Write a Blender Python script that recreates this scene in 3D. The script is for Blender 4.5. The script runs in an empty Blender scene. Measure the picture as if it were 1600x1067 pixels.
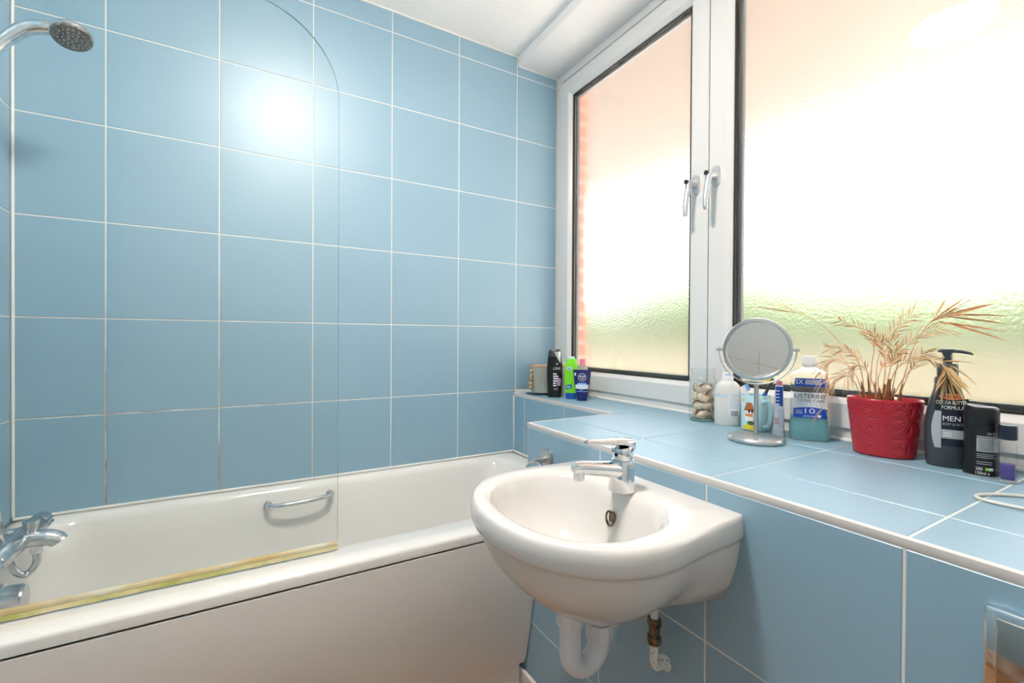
import bpy, bmesh, math, random
from math import pi, sin, cos, radians, sqrt
from mathutils import Vector, Matrix
random.seed(7)
sc = bpy.context.scene
col = sc.collection

# ------------------------------------------------------------------ camera, world, exposure
CAM = Vector((0.6879, -1.8737, 1.0909)); YAW, PITCH, ROLL, FPX = 0.5272, -0.0066, 0.0060, 707.4
_f = Vector((sin(YAW)*cos(PITCH), cos(YAW)*cos(PITCH), sin(PITCH)))
_r0 = Vector((cos(YAW), -sin(YAW), 0)); _u0 = _r0.cross(_f)
_r = cos(ROLL)*_r0 + sin(ROLL)*_u0; _u = -sin(ROLL)*_r0 + cos(ROLL)*_u0
cd = bpy.data.cameras.new('camera'); cam = bpy.data.objects.new('camera', cd); col.objects.link(cam)
cd.sensor_fit = 'HORIZONTAL'; cd.sensor_width = 36; cd.lens = FPX/1600*36; cd.clip_start = 0.02
cam.matrix_world = Matrix(((_r.x, _u.x, -_f.x, CAM.x), (_r.y, _u.y, -_f.y, CAM.y), (_r.z, _u.z, -_f.z, CAM.z), (0, 0, 0, 1)))
sc.camera = cam
def ray(px, py):                                   # direction of a photo pixel (1600 x 1067)
    return _f + _r*((px-800)/FPX) + _u*((533.5-py)/FPX)

SKY = 2.4
LAMP = 125.0
w = bpy.data.worlds.new('sky'); sc.world = w; w.use_nodes = True
bg = w.node_tree.nodes['Background']; bg.inputs[0].default_value = (0.95, 0.98, 1.0, 1); bg.inputs[1].default_value = SKY
sl_ = bpy.data.lights.new('sun_offscreen', 'SUN'); sun = bpy.data.objects.new('sun_offscreen', sl_); col.objects.link(sun)
sl_.energy = 58.0; sl_.angle = radians(3); sl_.color = (1.0, .945, .90)
sun.rotation_euler = Vector((-.26, .20, -.95)).to_track_quat('-Z', 'Y').to_euler(); sun.location = (0, 0, 8)
vs = sc.view_settings
vs.view_transform = 'Standard'; vs.look = 'None'; vs.exposure = 0.4; vs.gamma = 1.0; vs.use_curve_mapping = False

# ------------------------------------------------------------------ materials
def lin(h):
    if isinstance(h, str):
        h = [int(h[i:i+2], 16)/255 for i in (0, 2, 4)]
        return tuple((c/12.92 if c <= .04045 else ((c+.055)/1.055)**2.4) for c in h)
    return tuple(h)
MATS = {}
def mat(name, color, rough=.4, metal=0, trans=0, ior=1.45, spec=.5, coat=0, noise=None, bump=None, emit=0, sheen=0):
    m = bpy.data.materials.new(name); m.use_nodes = True; nt = m.node_tree; b = nt.nodes['Principled BSDF']
    c = lin(color)
    b.inputs['Base Color'].default_value = (*c, 1); b.inputs['Roughness'].default_value = rough
    b.inputs['Metallic'].default_value = metal; b.inputs['Transmission Weight'].default_value = trans
    b.inputs['IOR'].default_value = ior; b.inputs['Specular IOR Level'].default_value = spec; b.inputs['Coat Weight'].default_value = coat
    if noise or bump:
        tc = nt.nodes.new('ShaderNodeTexCoord')
    if noise:                                      # (scale, second colour, lo, hi)
        n = nt.nodes.new('ShaderNodeTexNoise'); n.inputs['Scale'].default_value = noise[0]; n.inputs['Detail'].default_value = 5
        nt.links.new(tc.outputs['Object'], n.inputs['Vector'])
        rp = nt.nodes.new('ShaderNodeValToRGB'); rp.color_ramp.elements[0].position = noise[2]; rp.color_ramp.elements[1].position = noise[3]
        rp.color_ramp.elements[0].color = (*c, 1); rp.color_ramp.elements[1].color = (*lin(noise[1]), 1)
        nt.links.new(n.outputs['Fac'], rp.inputs[0]); nt.links.new(rp.outputs[0], b.inputs['Base Color'])
    if bump:                                       # (scale, strength, distance)
        n = nt.nodes.new('ShaderNodeTexNoise'); n.inputs['Scale'].default_value = bump[0]; n.inputs['Detail'].default_value = 3
        nt.links.new(tc.outputs['Object'], n.inputs['Vector'])
        bp = nt.nodes.new('ShaderNodeBump'); bp.inputs['Strength'].default_value = bump[1]; bp.inputs['Distance'].default_value = bump[2]
        nt.links.new(n.outputs['Fac'], bp.inputs['Height']); nt.links.new(bp.outputs[0], b.inputs['Normal'])
    if emit:
        b.inputs['Emission Color'].default_value = (*c, 1); b.inputs['Emission Strength'].default_value = emit
    MATS[name] = m
    return m
TILE = mat('blue_tile', (.245, .405, .52), .41, ior=1.8, noise=(3.0, (.255, .42, .535), .35, .65), bump=(60, .03, .002))
WTILE = mat('pale_grey_tile', (.80, .82, .81), .3, bump=(60, .03, .002))
def grout_mat():
    m = mat('white_grout', (.80, .78, .72), .85); nt = m.node_tree; b = nt.nodes['Principled BSDF']
    g = nt.nodes.new('ShaderNodeNewGeometry'); s = nt.nodes.new('ShaderNodeSeparateXYZ'); nt.links.new(g.outputs['Position'], s.inputs[0])
    n = nt.nodes.new('ShaderNodeTexNoise'); n.inputs['Scale'].default_value = 9; n.inputs['Detail'].default_value = 6
    nt.links.new(g.outputs['Position'], n.inputs['Vector'])
    # mould and rust stains where the shower splashes the joints: low on the tap end of the wall
    a = nt.nodes.new('ShaderNodeMapRange'); a.inputs[1].default_value = 1.3; a.inputs[2].default_value = .75; nt.links.new(s.outputs['Z'], a.inputs[0])
    c = nt.nodes.new('ShaderNodeMapRange'); c.inputs[1].default_value = 1.1; c.inputs[2].default_value = .5; nt.links.new(s.outputs['X'], c.inputs[0])
    mu = nt.nodes.new('ShaderNodeMath'); mu.operation = 'MULTIPLY'; nt.links.new(a.outputs[0], mu.inputs[0]); nt.links.new(c.outputs[0], mu.inputs[1])
    r = nt.nodes.new('ShaderNodeMapRange'); r.inputs[1].default_value = .38; r.inputs[2].default_value = .62; nt.links.new(n.outputs['Fac'], r.inputs[0])
    mv = nt.nodes.new('ShaderNodeMath'); mv.operation = 'MULTIPLY'; nt.links.new(mu.outputs[0], mv.inputs[0]); nt.links.new(r.outputs[0], mv.inputs[1])
    mx = nt.nodes.new('ShaderNodeMix'); mx.data_type = 'RGBA'; mx.inputs[6].default_value = (.80, .78, .72, 1); mx.inputs[7].default_value = (.40, .20, .08, 1)
    nt.links.new(mv.outputs[0], mx.inputs[0]); nt.links.new(mx.outputs[2], b.inputs['Base Color'])
    return m
GROUT = grout_mat()
PAINT = mat('white_ceiling_paint', (.96, .935, .92), .8, bump=(40, .05, .002))
UPVC = mat('white_upvc', (.72, .715, .705), .28)
GASKET = mat('black_gasket', (.022, .020, .018), .5)
SPACER = mat('grey_spacer', (.10, .11, .12), .35, metal=.5)
ACRYL = mat('white_bath_acrylic', (.79, .775, .745), .12, coat=.3)
PANELM = mat('white_bath_panel', (.82, .79, .76), .35, noise=(2, (.85, .82, .79), .3, .7))
CERAM = mat('white_ceramic', (.70, .675, .65), .07, coat=.4)
CHROME = mat('chrome', (.82, .83, .84), .06, metal=1)
CHROMED = mat('limescaled_chrome', (.60, .62, .64), .2, metal=1, noise=(45, (.78, .79, .80), .35, .7), bump=(70, .1, .001))
STEEL = mat('brushed_steel', (.60, .595, .585), .28, metal=1)
BRASS = mat('tarnished_brass', (.30, .24, .16), .45, metal=.8, noise=(60, (.10, .075, .05), .35, .6))
WPLAST = mat('white_plastic', (.82, .82, .83), .35)
WASTEP = mat('white_waste_pipe', (.72, .72, .74), .4)
FLAKY = mat('flaking_white_pipe_paint', (.74, .73, .70), .5, noise=(160, (.30, .26, .21), .60, .66), bump=(120, .4, .002))
SILIC = mat('white_silicone', (.80, .79, .75), .5)
SEALY = mat('yellowed_seal', (.62, .47, .22), .35, noise=(9, (.72, .68, .52), .4, .6))
SEALG = mat('green_algae_seal', (.42, .42, .12), .5, noise=(14, (.68, .60, .34), .38, .6))
TRIMW = mat('white_tile_trim', (.68, .65, .63), .35)
MIRROR = mat('mirror_glass', (.80, .83, .83), .015, metal=1)
RED = mat('red_glazed_ceramic', (.42, .006, .018), .22, coat=.4)
SOIL = mat('dry_soil', (.035, .02, .012), .95, bump=(90, 1, .01))
STEMB = mat('brown_dead_stem', (.16, .055, .02), .8, noise=(60, (.32, .12, .04), .35, .65))
STRAW = mat('straw_dead_leaf', (.68, .48, .23), .7, noise=(18, (.56, .34, .14), .3, .7))
STRAWP = mat('pale_straw_leaf', (.76, .53, .33), .7, noise=(18, (.64, .38, .20), .3, .7))
RUST = mat('rusty_dead_leaf', (.60, .25, .11), .7, noise=(18, (.68, .36, .18), .3, .7))
BLACKP = mat('black_plastic', (.008, .008, .009), .3)
CHARC = mat('charcoal_plastic', (.042, .052, .060), .28)
PRINTW = mat('white_print', (.82, .82, .82), .5)
PRINTG = mat('grey_print', (.40, .41, .43), .5)
PRINTK = mat('black_print', (.012, .012, .016), .5)
BLUEL = mat('blue_label', (.012, .075, .48), .35)
WLABEL = mat('white_label', (.80, .82, .86), .35)
PALEL = mat('pale_label', (.62, .69, .80), .4)
LIME = mat('lime_plastic', (.20, .70, .03), .3)
NAVY = mat('navy_plastic', (.012, .016, .12), .3)
ROYAL = mat('royal_blue_plastic', (.012, .10, .42), .3)
SKYB = mat('sky_blue_plastic', (.18, .40, .85), .35)
LILAC = mat('lilac_print', (.42, .25, .50), .4)
PINK = mat('pink_plastic', (.80, .22, .36), .35)
ORANGE = mat('orange_print', (.75, .22, .08), .5)
YELLOW = mat('yellow_print', (.80, .62, .06), .5)
GREENP = mat('green_print', (.08, .16, .03), .5)
MUGB = mat('pale_blue_mug_glaze', (.50, .72, .78), .15, coat=.3)
SAGE = mat('sage_ceramic', (.36, .40, .36), .5, noise=(5, (.42, .46, .41), .3, .7))
SAUCER = mat('pale_saucer_glaze', (.60, .66, .66), .3)
TERRA = mat('peach_clay', (.62, .38, .24), .7)
BEAD = mat('wood_bead', (.60, .36, .15), .55)
CORD = mat('dark_cord', (.10, .06, .03), .8)
SHELLS = [mat('cream_shell', (.78, .66, .52), .4, noise=(40, (.62, .42, .28), .35, .7)),
          mat('peach_shell', (.74, .52, .38), .4, noise=(40, (.82, .70, .58), .35, .7)),
          mat('brown_shell', (.55, .34, .20), .45, noise=(40, (.76, .60, .45), .35, .7))]
LIQW = mat('milky_plastic', (.80, .79, .76), .4, trans=.15)
CLEARP = mat('clear_plastic', (.96, .98, .98), .05, trans=.95, ior=1.15)
TEAL = mat('teal_mouthwash', (.30, .76, .82), .08, trans=.55, ior=1.2)
PURPLE = mat('purple_liquid', (.20, .15, .52), .1, trans=.7, ior=1.2)
CABLE = mat('cream_cable', (.74, .71, .64), .4)
BRICKM = mat('red_brick', (.52, .16, .09), .9, noise=(12, (.36, .10, .06), .3, .7))
MORTAR = mat('mortar', (.62, .56, .48), .95)
SOFFIT = mat('peach_soffit', (.158, .126, .109), .8)
PAVE = mat('pale_paving', (.47, .43, .39), .9, noise=(1.2, (.43, .40, .36), .3, .7))
GWALL = mat('cream_garden_wall', (.135, .122, .080), .9, noise=(2, (.125, .117, .070), .3, .7))
HEDGEM = mat('light_green_foliage', (.060, .096, .024), .9, noise=(3, (.048, .080, .017), .3, .7))
def wood_mat():
    m = mat('brown_wood_floor', (.20, .085, .03), .35, noise=(4, (.10, .04, .015), .3, .7)); nt = m.node_tree
    tc = nt.nodes.new('ShaderNodeTexCoord'); bt = nt.nodes.new('ShaderNodeTexBrick'); bt.inputs['Scale'].default_value = 1
    bt.inputs['Brick Width'].default_value = .9; bt.inputs['Row Height'].default_value = .12; bt.inputs['Mortar Size'].default_value = .002
    bt.inputs['Color1'].default_value = (.44, .25, .13, 1); bt.inputs['Color2'].default_value = (.36, .19, .09, 1); bt.inputs['Mortar'].default_value = (.02, .01, .005, 1)
    nt.links.new(tc.outputs['Object'], bt.inputs['Vector']); nt.links.new(bt.outputs['Color'], nt.nodes['Principled BSDF'].inputs['Base Color'])
    return m
WOODF = wood_mat()
def thin_glass(name, tint, f0=.03):                 # clear thin sheet: passes light, mirrors more at a grazing view
    m = bpy.data.materials.new(name); m.use_nodes = True; nt = m.node_tree; nt.nodes.clear()
    o = nt.nodes.new('ShaderNodeOutputMaterial'); mx = nt.nodes.new('ShaderNodeMixShader'); t = nt.nodes.new('ShaderNodeBsdfTransparent')
    g = nt.nodes.new('ShaderNodeBsdfGlossy'); lw_ = nt.nodes.new('ShaderNodeLayerWeight'); lw_.inputs[0].default_value = .5
    p = nt.nodes.new('ShaderNodeMath'); p.operation = 'POWER'; p.inputs[1].default_value = 5
    q = nt.nodes.new('ShaderNodeMath'); q.operation = 'MULTIPLY_ADD'; q.inputs[1].default_value = .6; q.inputs[2].default_value = f0
    t.inputs[0].default_value = (*tint, 1); g.inputs['Roughness'].default_value = 0
    nt.links.new(lw_.outputs['Facing'], p.inputs[0]); nt.links.new(p.outputs[0], q.inputs[0]); nt.links.new(q.outputs[0], mx.inputs[0])
    nt.links.new(t.outputs[0], mx.inputs[1]); nt.links.new(g.outputs[0], mx.inputs[2]); nt.links.new(mx.outputs[0], o.inputs[0])
    MATS[name] = m
    return m
SCREEN = thin_glass('clear_screen_glass', (.978, .988, .983), .025)
JARG = thin_glass('clear_jar_glass', (.97, .985, .98), .03)
VIALG = thin_glass('clear_vial_glass', (.965, .975, .98), .03)
def frost_mat():                                   # outer face of the pane: obscured (stippled) glass
    m = bpy.data.materials.new('obscured_glass'); m.use_nodes = True; nt = m.node_tree; nt.nodes.clear()
    o = nt.nodes.new('ShaderNodeOutputMaterial'); g = nt.nodes.new('ShaderNodeBsdfGlass'); g.inputs['Roughness'].default_value = .25; g.inputs['IOR'].default_value = 1.45
    tr = nt.nodes.new('ShaderNodeBsdfTranslucent'); tr.inputs[0].default_value = (.95, .97, .95, 1)
    mx = nt.nodes.new('ShaderNodeMixShader'); mx.inputs[0].default_value = .05
    tc = nt.nodes.new('ShaderNodeTexCoord'); n = nt.nodes.new('ShaderNodeTexNoise'); n.inputs['Scale'].default_value = 130; n.inputs['Detail'].default_value = 2
    bp = nt.nodes.new('ShaderNodeBump'); bp.inputs['Strength'].default_value = .3; bp.inputs['Distance'].default_value = .003
    nt.links.new(tc.outputs['Object'], n.inputs['Vector']); nt.links.new(n.outputs['Fac'], bp.inputs['Height']); nt.links.new(bp.outputs[0], g.inputs['Normal'])
    nt.links.new(g.outputs[0], mx.inputs[1]); nt.links.new(tr.outputs[0], mx.inputs[2]); nt.links.new(mx.outputs[0], o.inputs[0])
    return m
FROST = frost_mat()
def smooth_glass():
    m = bpy.data.materials.new('smooth_glass'); m.use_nodes = True; nt = m.node_tree; nt.nodes.clear()
    o = nt.nodes.new('ShaderNodeOutputMaterial'); g = nt.nodes.new('ShaderNodeBsdfGlass'); g.inputs['Roughness'].default_value = 0; g.inputs['IOR'].default_value = 1.45
    nt.links.new(g.outputs[0], o.inputs[0])
    return m
SMOOTHG = smooth_glass()

# ------------------------------------------------------------------ mesh helpers
class MB:
    def __init__(s): s.v = []; s.f = []
    def add(s, vs, fs):
        k = len(s.v); s.v += [tuple(p) for p in vs]; s.f += [tuple(i+k for i in f) for f in fs]; return s
    def box(s, x0, x1, y0, y1, z0, z1):
        return s.add([(x0,y0,z0),(x1,y0,z0),(x1,y1,z0),(x0,y1,z0),(x0,y0,z1),(x1,y0,z1),(x1,y1,z1),(x0,y1,z1)],
                     [(3,2,1,0),(4,5,6,7),(0,1,5,4),(1,2,6,5),(2,3,7,6),(3,0,4,7)])
    def cbox(s, x0, x1, y0, y1, z0, z1, c, seg=2):
        bm = bmesh.new(); bmesh.ops.create_cube(bm, size=1)
        for p in bm.verts: p.co = Vector(((x0+x1)/2+p.co.x*(x1-x0), (y0+y1)/2+p.co.y*(y1-y0), (z0+z1)/2+p.co.z*(z1-z0)))
        bmesh.ops.bevel(bm, geom=bm.edges[:], offset=c, segments=seg, affect='EDGES', profile=.5)
        bm.verts.index_update(); vs = [p.co[:] for p in bm.verts]; fs = [[p.index for p in f.verts] for f in bm.faces]; bm.free()
        return s.add(vs, fs)
    def loft(s, rings, cap0=True, cap1=True, closed=False):
        n = len(rings[0]); vs = [p for r in rings for p in r]; fs = []; m = len(rings)
        for i in range(m if closed else m-1):
            a, b = i*n, ((i+1) % m)*n
            for j in range(n): fs.append((a+j, a+(j+1) % n, b+(j+1) % n, b+j))
        if not closed:
            if cap0: fs.append(tuple(range(n-1, -1, -1)))
            if cap1: fs.append(tuple(range((m-1)*n, m*n)))
        return s.add(vs, fs)
    def lathe(s, prof, n=32, cx=0, cy=0, sx=1, sy=1, cap0=True, cap1=True):
        return s.loft([[(cx+r*sx*cos(2*pi*j/n), cy+r*sy*sin(2*pi*j/n), z) for j in range(n)] for r, z in prof], cap0, cap1)
    def tube(s, pts, r, n=10, cap=True, closed=False):
        P = [Vector(p) for p in pts]; m = len(P); rr = r if isinstance(r, (list, tuple)) else [r]*m; rings = []; up = None
        for i in range(m):
            if closed: t = P[(i+1) % m]-P[i-1]
            else: t = P[min(i+1, m-1)]-P[max(i-1, 0)]
            t.normalize()
            if up is None:
                up = Vector((0, 0, 1)) if abs(t.z) < .9 else Vector((1, 0, 0))
            a = up - t*up.dot(t); a.normalize(); b = t.cross(a); up = a
            rings.append([P[i]+(a*cos(2*pi*j/n)+b*sin(2*pi*j/n))*rr[i] for j in range(n)])
        return s.loft(rings, cap, cap, closed)
    def cyl(s, a, b, r, n=24, r2=None): return s.tube([a, b], [r, r if r2 is None else r2], n)
    def prism(s, poly, fn0, fn1):                   # two copies of a 2D outline joined
        return s.loft([[fn0(*p) for p in poly], [fn1(*p) for p in poly]])
def smoothpts(pts, k=6):                            # Catmull-Rom through the points
    P = [Vector(p) for p in pts]; P = [2*P[0]-P[1]]+P+[2*P[-1]-P[-2]]; out = []
    for i in range(1, len(P)-2):
        a, b, c, d = P[i-1:i+3]
        for j in range(k):
            t = j/k; out.append(.5*((2*b)+(c-a)*t+(2*a-5*b+4*c-d)*t*t+(3*b-a-3*c+d)*t**3))
    out.append(P[-2]); return out
def obj(name, mb, m, parent=None, smooth=35, loc=None, recalc=True, kind=None):
    me = bpy.data.meshes.new(name); me.from_pydata(mb.v, [], mb.f)
    if recalc:
        bm = bmesh.new(); bm.from_mesh(me); bmesh.ops.recalc_face_normals(bm, faces=bm.faces[:]); bm.to_mesh(me); bm.free()
    if smooth:
        for p in me.polygons: p.use_smooth = True
        me.set_sharp_from_angle(angle=radians(smooth))
    for x in (m if isinstance(m, (list, tuple)) else [m]): me.materials.append(x)
    o = bpy.data.objects.new(name, me); col.objects.link(o)
    if parent: o.parent = parent
    if loc: o.location = loc
    if kind: o['kind'] = kind
    return o
def tag(o, label=None, cat=None, group=None, kind=None):
    for k, x in (('label', label), ('category', cat), ('group', group), ('kind', kind)):
        if x: o[k] = x
    return o
def thing(name, label, cat, loc=(0, 0, 0), rz=0, group=None, kind=None):
    o = bpy.data.objects.new(name, None); col.objects.link(o); o.empty_display_size = .05
    o.location = loc; o.rotation_euler = (0, 0, radians(rz)); return tag(o, label, cat, group, kind)
def text_data(s, bold=0.0, shear=0.0):
    c = bpy.data.curves.new('t', 'FONT'); c.body = s; c.align_x = 'CENTER'; c.offset = 0; c.resolution_u = 3; c.shear = shear
    o = bpy.data.objects.new('t', c); col.objects.link(o); dg = bpy.context.evaluated_depsgraph_get(); dg.update()
    me = bpy.data.meshes.new_from_object(o.evaluated_get(dg)); vs = [p.co[:2] for p in me.vertices]; fs = [tuple(p.vertices) for p in me.polygons]
    bpy.data.objects.remove(o); bpy.data.curves.remove(c); bpy.data.meshes.remove(me); return vs, fs
def lettering(parent, s, x0, x1, z0, z1, front, m, bold=.0, eps=.0008, name='lettering', shear=0.0):
    vs, fs = text_data(s, bold, shear); ax = min(p[0] for p in vs); bx = max(p[0] for p in vs); az = min(p[1] for p in vs); bz = max(p[1] for p in vs)
    mb = MB(); pts = []
    for p in vs:
        x = x0+(p[0]-ax)/(bx-ax)*(x1-x0); z = z0+(p[1]-az)/(bz-az)*(z1-z0); pts.append((x, front(x, z)-eps, z))
    mb.add(pts, fs); return obj(name, mb, m, parent, smooth=None, recalc=False)
def patch(parent, name, x0, x1, z0, z1, front, m, eps=.0004, nx=8, nz=4, shape=None):
    mb = MB(); vs = []; fs = []
    for i in range(nz+1):
        for j in range(nx+1):
            u, v = j/nx, i/nz
            if shape: a, b = shape(u, v)
            else: a, b = u, v
            x, z = x0+(x1-x0)*a, z0+(z1-z0)*b; vs.append((x, front(x, z)-eps, z))
    for i in range(nz):
        for j in range(nx): k = i*(nx+1)+j; fs.append((k, k+1, k+nx+2, k+nx+1))
    mb.add(vs, fs); return obj(name, mb, m, parent, smooth=60, recalc=False)
def disc(u, v):                                     # patch shape: a disc
    r = v*.5; return .5+r*cos(2*pi*u), .5+r*sin(2*pi*u)
def lines(parent, name, x0, x1, z0, z1, n, front, m, eps=.0008, gap=.5, ragged=.3):
    mb = MB(); h = (z1-z0)/n; rnd = random.Random(n)
    for i in range(n):
        z = z0+i*h; xe = x1-(x1-x0)*rnd.random()*ragged; N = 4; vs = []; fs = []
        for j in range(N+1):
            x = x0+(xe-x0)*j/N; vs += [(x, front(x, z)-eps, z), (x, front(x, z+h*gap)-eps, z+h*gap)]
        for j in range(N): fs.append((2*j, 2*j+2, 2*j+3, 2*j+1))
        mb.add(vs, fs)
    return obj(name, mb, m, parent, smooth=None, recalc=False)
def ellf(a, b): return lambda x, z: -b*sqrt(max(0, 1-min(1, (x/a)**2)))
def srect(w, d, n=40, e=4.0):                       # superellipse ring, unit placement
    out = []
    for j in range(n):
        t = 2*pi*j/n; c, s_ = cos(t), sin(t); k = (abs(c)**e+abs(s_)**e)**(-1/e); out.append((w/2*c*k, d/2*s_*k))
    return out
def srectf(w, d, e=4.0): return lambda x, z: -d/2*max(0, 1-min(1, abs(2*x/w))**e)**(1/e)

# ------------------------------------------------------------------ room dimensions
XL, XW = .091, 2.033                                # left wall face, window frame face
XS = 1.79                                           # wall under the sill
XF = 1.437                                          # face of the tiled boxing
ZC, ZB = 2.44, 2.398                                # ceiling, underside of beam
ZT = .83                                            # sill / boxing top
YE = -.685                                          # end of the boxing by the bath
YB = -2.6                                           # wall behind the camera
ROWS = [1.146+k*.3016 for k in range(-4, 5)]
G = .0035                                           # joint width

TM = {}
def tile(parent, orient, a0, a1, b0, b1, plane, m=TILE):
    a0 += G/2; a1 -= G/2; b0 += G/2; b1 -= G/2; w_, h_ = a1-a0, b1-b0
    if w_ < .004 or h_ < .004: return
    key = (orient, round(w_, 4), round(h_, 4), m.name)
    if key not in TM:
        mb = MB(); c = .0012; t = .003; rr = []
        for ins, dep in ((0, t), (0, c), (c, 0)):
            rr.append([(-w_/2+ins, -h_/2+ins, dep), (w_/2-ins, -h_/2+ins, dep), (w_/2-ins, h_/2-ins, dep), (-w_/2+ins, h_/2-ins, dep)])
        mb.loft(rr, False, True)
        mp = {'-Y': lambda u, v, d: (u, d, v), '-X': lambda u, v, d: (d, u, v), '+X': lambda u, v, d: (-d, u, v), '+Z': lambda u, v, d: (u, v, -d), '+Y': lambda u, v, d: (u, -d, v)}[orient]
        mb.v = [mp(*p) for p in mb.v]
        me = bpy.data.meshes.new('tile'); me.from_pydata(mb.v, [], mb.f)
        bm = bmesh.new(); bm.from_mesh(me); bmesh.ops.recalc_face_normals(bm, faces=bm.faces[:])
        nrm = {'-Y': (0,-1,0), '-X': (-1,0,0), '+X': (1,0,0), '+Z': (0,0,1), '+Y': (0,1,0)}[orient]
        big = max(bm.faces, key=lambda f: f.calc_area())
        if big.normal.dot(Vector(nrm)) < 0: bmesh.ops.reverse_faces(bm, faces=bm.faces[:])
        bm.to_mesh(me); bm.free(); me.materials.append(m); TM[key] = me
    o = bpy.data.objects.new('tile', TM[key]); col.objects.link(o); o.parent = parent
    u, v = (a0+a1)/2, (b0+b1)/2
    o.location = {'-Y': (u, plane, v), '-X': (plane, u, v), '+X': (plane, u, v), '+Z': (u, v, plane), '+Y': (u, plane, v)}[orient]
    return o
def grid(parent, orient, A, B, plane, skip=None, m=TILE):
    for i in range(len(A)-1):
        for j in range(len(B)-1):
            if not (skip and skip(A[i], A[i+1], B[j], B[j+1])): tile(parent, orient, A[i], A[i+1], B[j], B[j+1], plane, m)
R = .0013                                           # joints lie this far behind the tile faces

# ------------------------------------------------------------------ structure
floor = tag(obj('floor', MB().box(-.1, 2.2, -2.75, .15, -.06, 0), WOODF, smooth=None), kind='structure')
ceiling = tag(obj('ceiling', MB().box(-.1, 2.2, -2.75, .15, ZC, ZC+.08), PAINT, smooth=None), kind='structure')
beam = tag(obj('ceiling_beam', MB().cbox(1.803, 2.1, -2.74, .02, ZB, ZC+.02, .003), PAINT), kind='structure')

wall_back = tag(obj('wall_back', MB().box(XL-.1, 2.1, R, .14, 0, ZC), GROUT, smooth=None), kind='structure')
cols = [XL, .3, .6, .9, 1.2, 1.5, 1.8, XW]
grid(wall_back, '-Y', cols, ROWS[2:]+[ZC-.002], 0, skip=lambda a, b, c, d: a > 1.79 and d < .9)
wall_left = tag(obj('wall_left', MB().box(XL-.12, XL-R, YB, .0, 0, ZC), GROUT, smooth=None), kind='structure')
grid(wall_left, '+X', [max(YB, -.3*k) for k in range(9, -1, -1)], ROWS[1:]+[ZC-.002], XL)
wall_front = tag(obj('wall_front', MB().box(XL-.12, 2.1, YB-.12, YB-R, 0, ZC), GROUT, smooth=None), kind='structure')
grid(wall_front, '+Y', [XL, .3, .6, .9, 1.2, 1.5, 1.8, XW], [0]+ROWS[1:]+[ZC-.002], YB, m=WTILE)

# wall below the sill and beside the window
mb = MB().box(XS+R, 2.1, YE+.005, .0, 0, ZT-.012)
mb.box(XS+.2, 2.1, YB, YE+.005, 0, ZT-.012).box(XW+.002, 2.1, YB, -2.05, ZT-.012, ZB)
wall_right = tag(obj('wall_right', mb, GROUT, smooth=None), kind='structure')
grid(wall_right, '-X', [YE+.005, -.401, -.098, 0], [.555, ZT-.012], XS)

# tiled boxing with the worktop
mb = MB()
pol = [(YB, 0), (-.652, 0), (-.652, .516), (-.747, .516), (-.747, .557), (YE-.0015, .557), (YE-.0015, ZT-.012), (YB, ZT-.012)]
mb.prism(pol, lambda y, z: (XF+R, y, z), lambda y, z: (XF+.02, y, z))
mb.box(XF+.0205, XS-.001, YE-.014, YE-.0015, .557, ZT-.012)
wall_box = tag(obj('wall_boxing', mb, GROUT, smooth=None), kind='structure')
YL = [-2.52, -2.22, -1.92, -1.62, -1.32, -1.02]
grid(wall_box, '-X', [YB]+YL+[-.654], [.0, .225, .518], XF)
grid(wall_box, '-X', [YB]+YL, [.518, ZT-.012], XF)
tile(wall_box, '-X', -1.02, YE-.002, .557, ZT-.012, XF); tile(wall_box, '-X', -1.02, -.747, .518, .557, XF)
grid(wall_box, '+Y', [XF+.02, XS], [.557, ZT-.012], YE)
top = MB().box(XF+.004, 2.1, YB, YE-.002, ZT-.012, ZT-R).box(XS+.004, 2.1, YE-.002, .0, ZT-.012, ZT-R)
sill = tag(obj('wall_boxing_top', top, GROUT, smooth=None), kind='structure')
grid(sill, '+Z', [XF+.004, 1.584, 1.875, XW-.004], YB and [YB]+YL+[YE], ZT)
grid(sill, '+Z', [XS+.004, XW-.004], [YE, -.385, -.085, -.002], ZT)
# white edge trims
def trim(name, pts_y, x, flip=1):
    prof = [(.000, -.012), (-.0025, -.012), (-.004, -.006), (-.0035, .0), (-.001, .0008), (.006, .0008), (.006, -.0012), (.001, -.0012)]
    rings = [[(x+p*flip, y, ZT+q) for p, q in prof] for y in pts_y]
    return tag(obj(name, MB().loft(rings), TRIMW), kind='structure')
trim('trim_1', (YB+.001, YE+.001), XF+.003)
trim('trim_2', (YE+.006, -.003), XS+.003)
tag(obj('trim_3', MB().cbox(XF+.004, XS-.002, YE-.002, YE+.002, ZT-.012, ZT+.0008, .001, 1), TRIMW), kind='structure')
tag(obj('baseboard_right', MB().cbox(XF-.014, XF, YB, -.66, 0, .062, .004), TRIMW), kind='structure')
# sealant beads
sl = lambda name, pts, r=.005: tag(obj(name, MB().tube(pts, r, 8), SILIC), kind='structure')
sl('trim_4', [(XL+.004, -.003, .553), (XS-.003, -.003, .553)])
sl('trim_5', [(XS-.003, -.006, .553), (XS-.003, YE+.004, .553)])
sl('trim_6', [(XL+.004, -.004, .56), (XL+.004, -.004, ZC-.004)], .004)
sl('trim_7', [(XW-.006, -.006, ZT+.003), (XW-.006, -2.05, ZT+.003)], .006)
sl('trim_8', [(XL+.004, -.001, ZC-.002), (1.80, -.001, ZC-.002)], .004)
sl('trim_9', [(1.806, -.001, ZB-.001), (XW, -.001, ZB-.001)], .004)
sl('trim_10', [(XS+.002, -.003, .56), (XS-.002, -.003, ZT-.014)], .0035)

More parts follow.
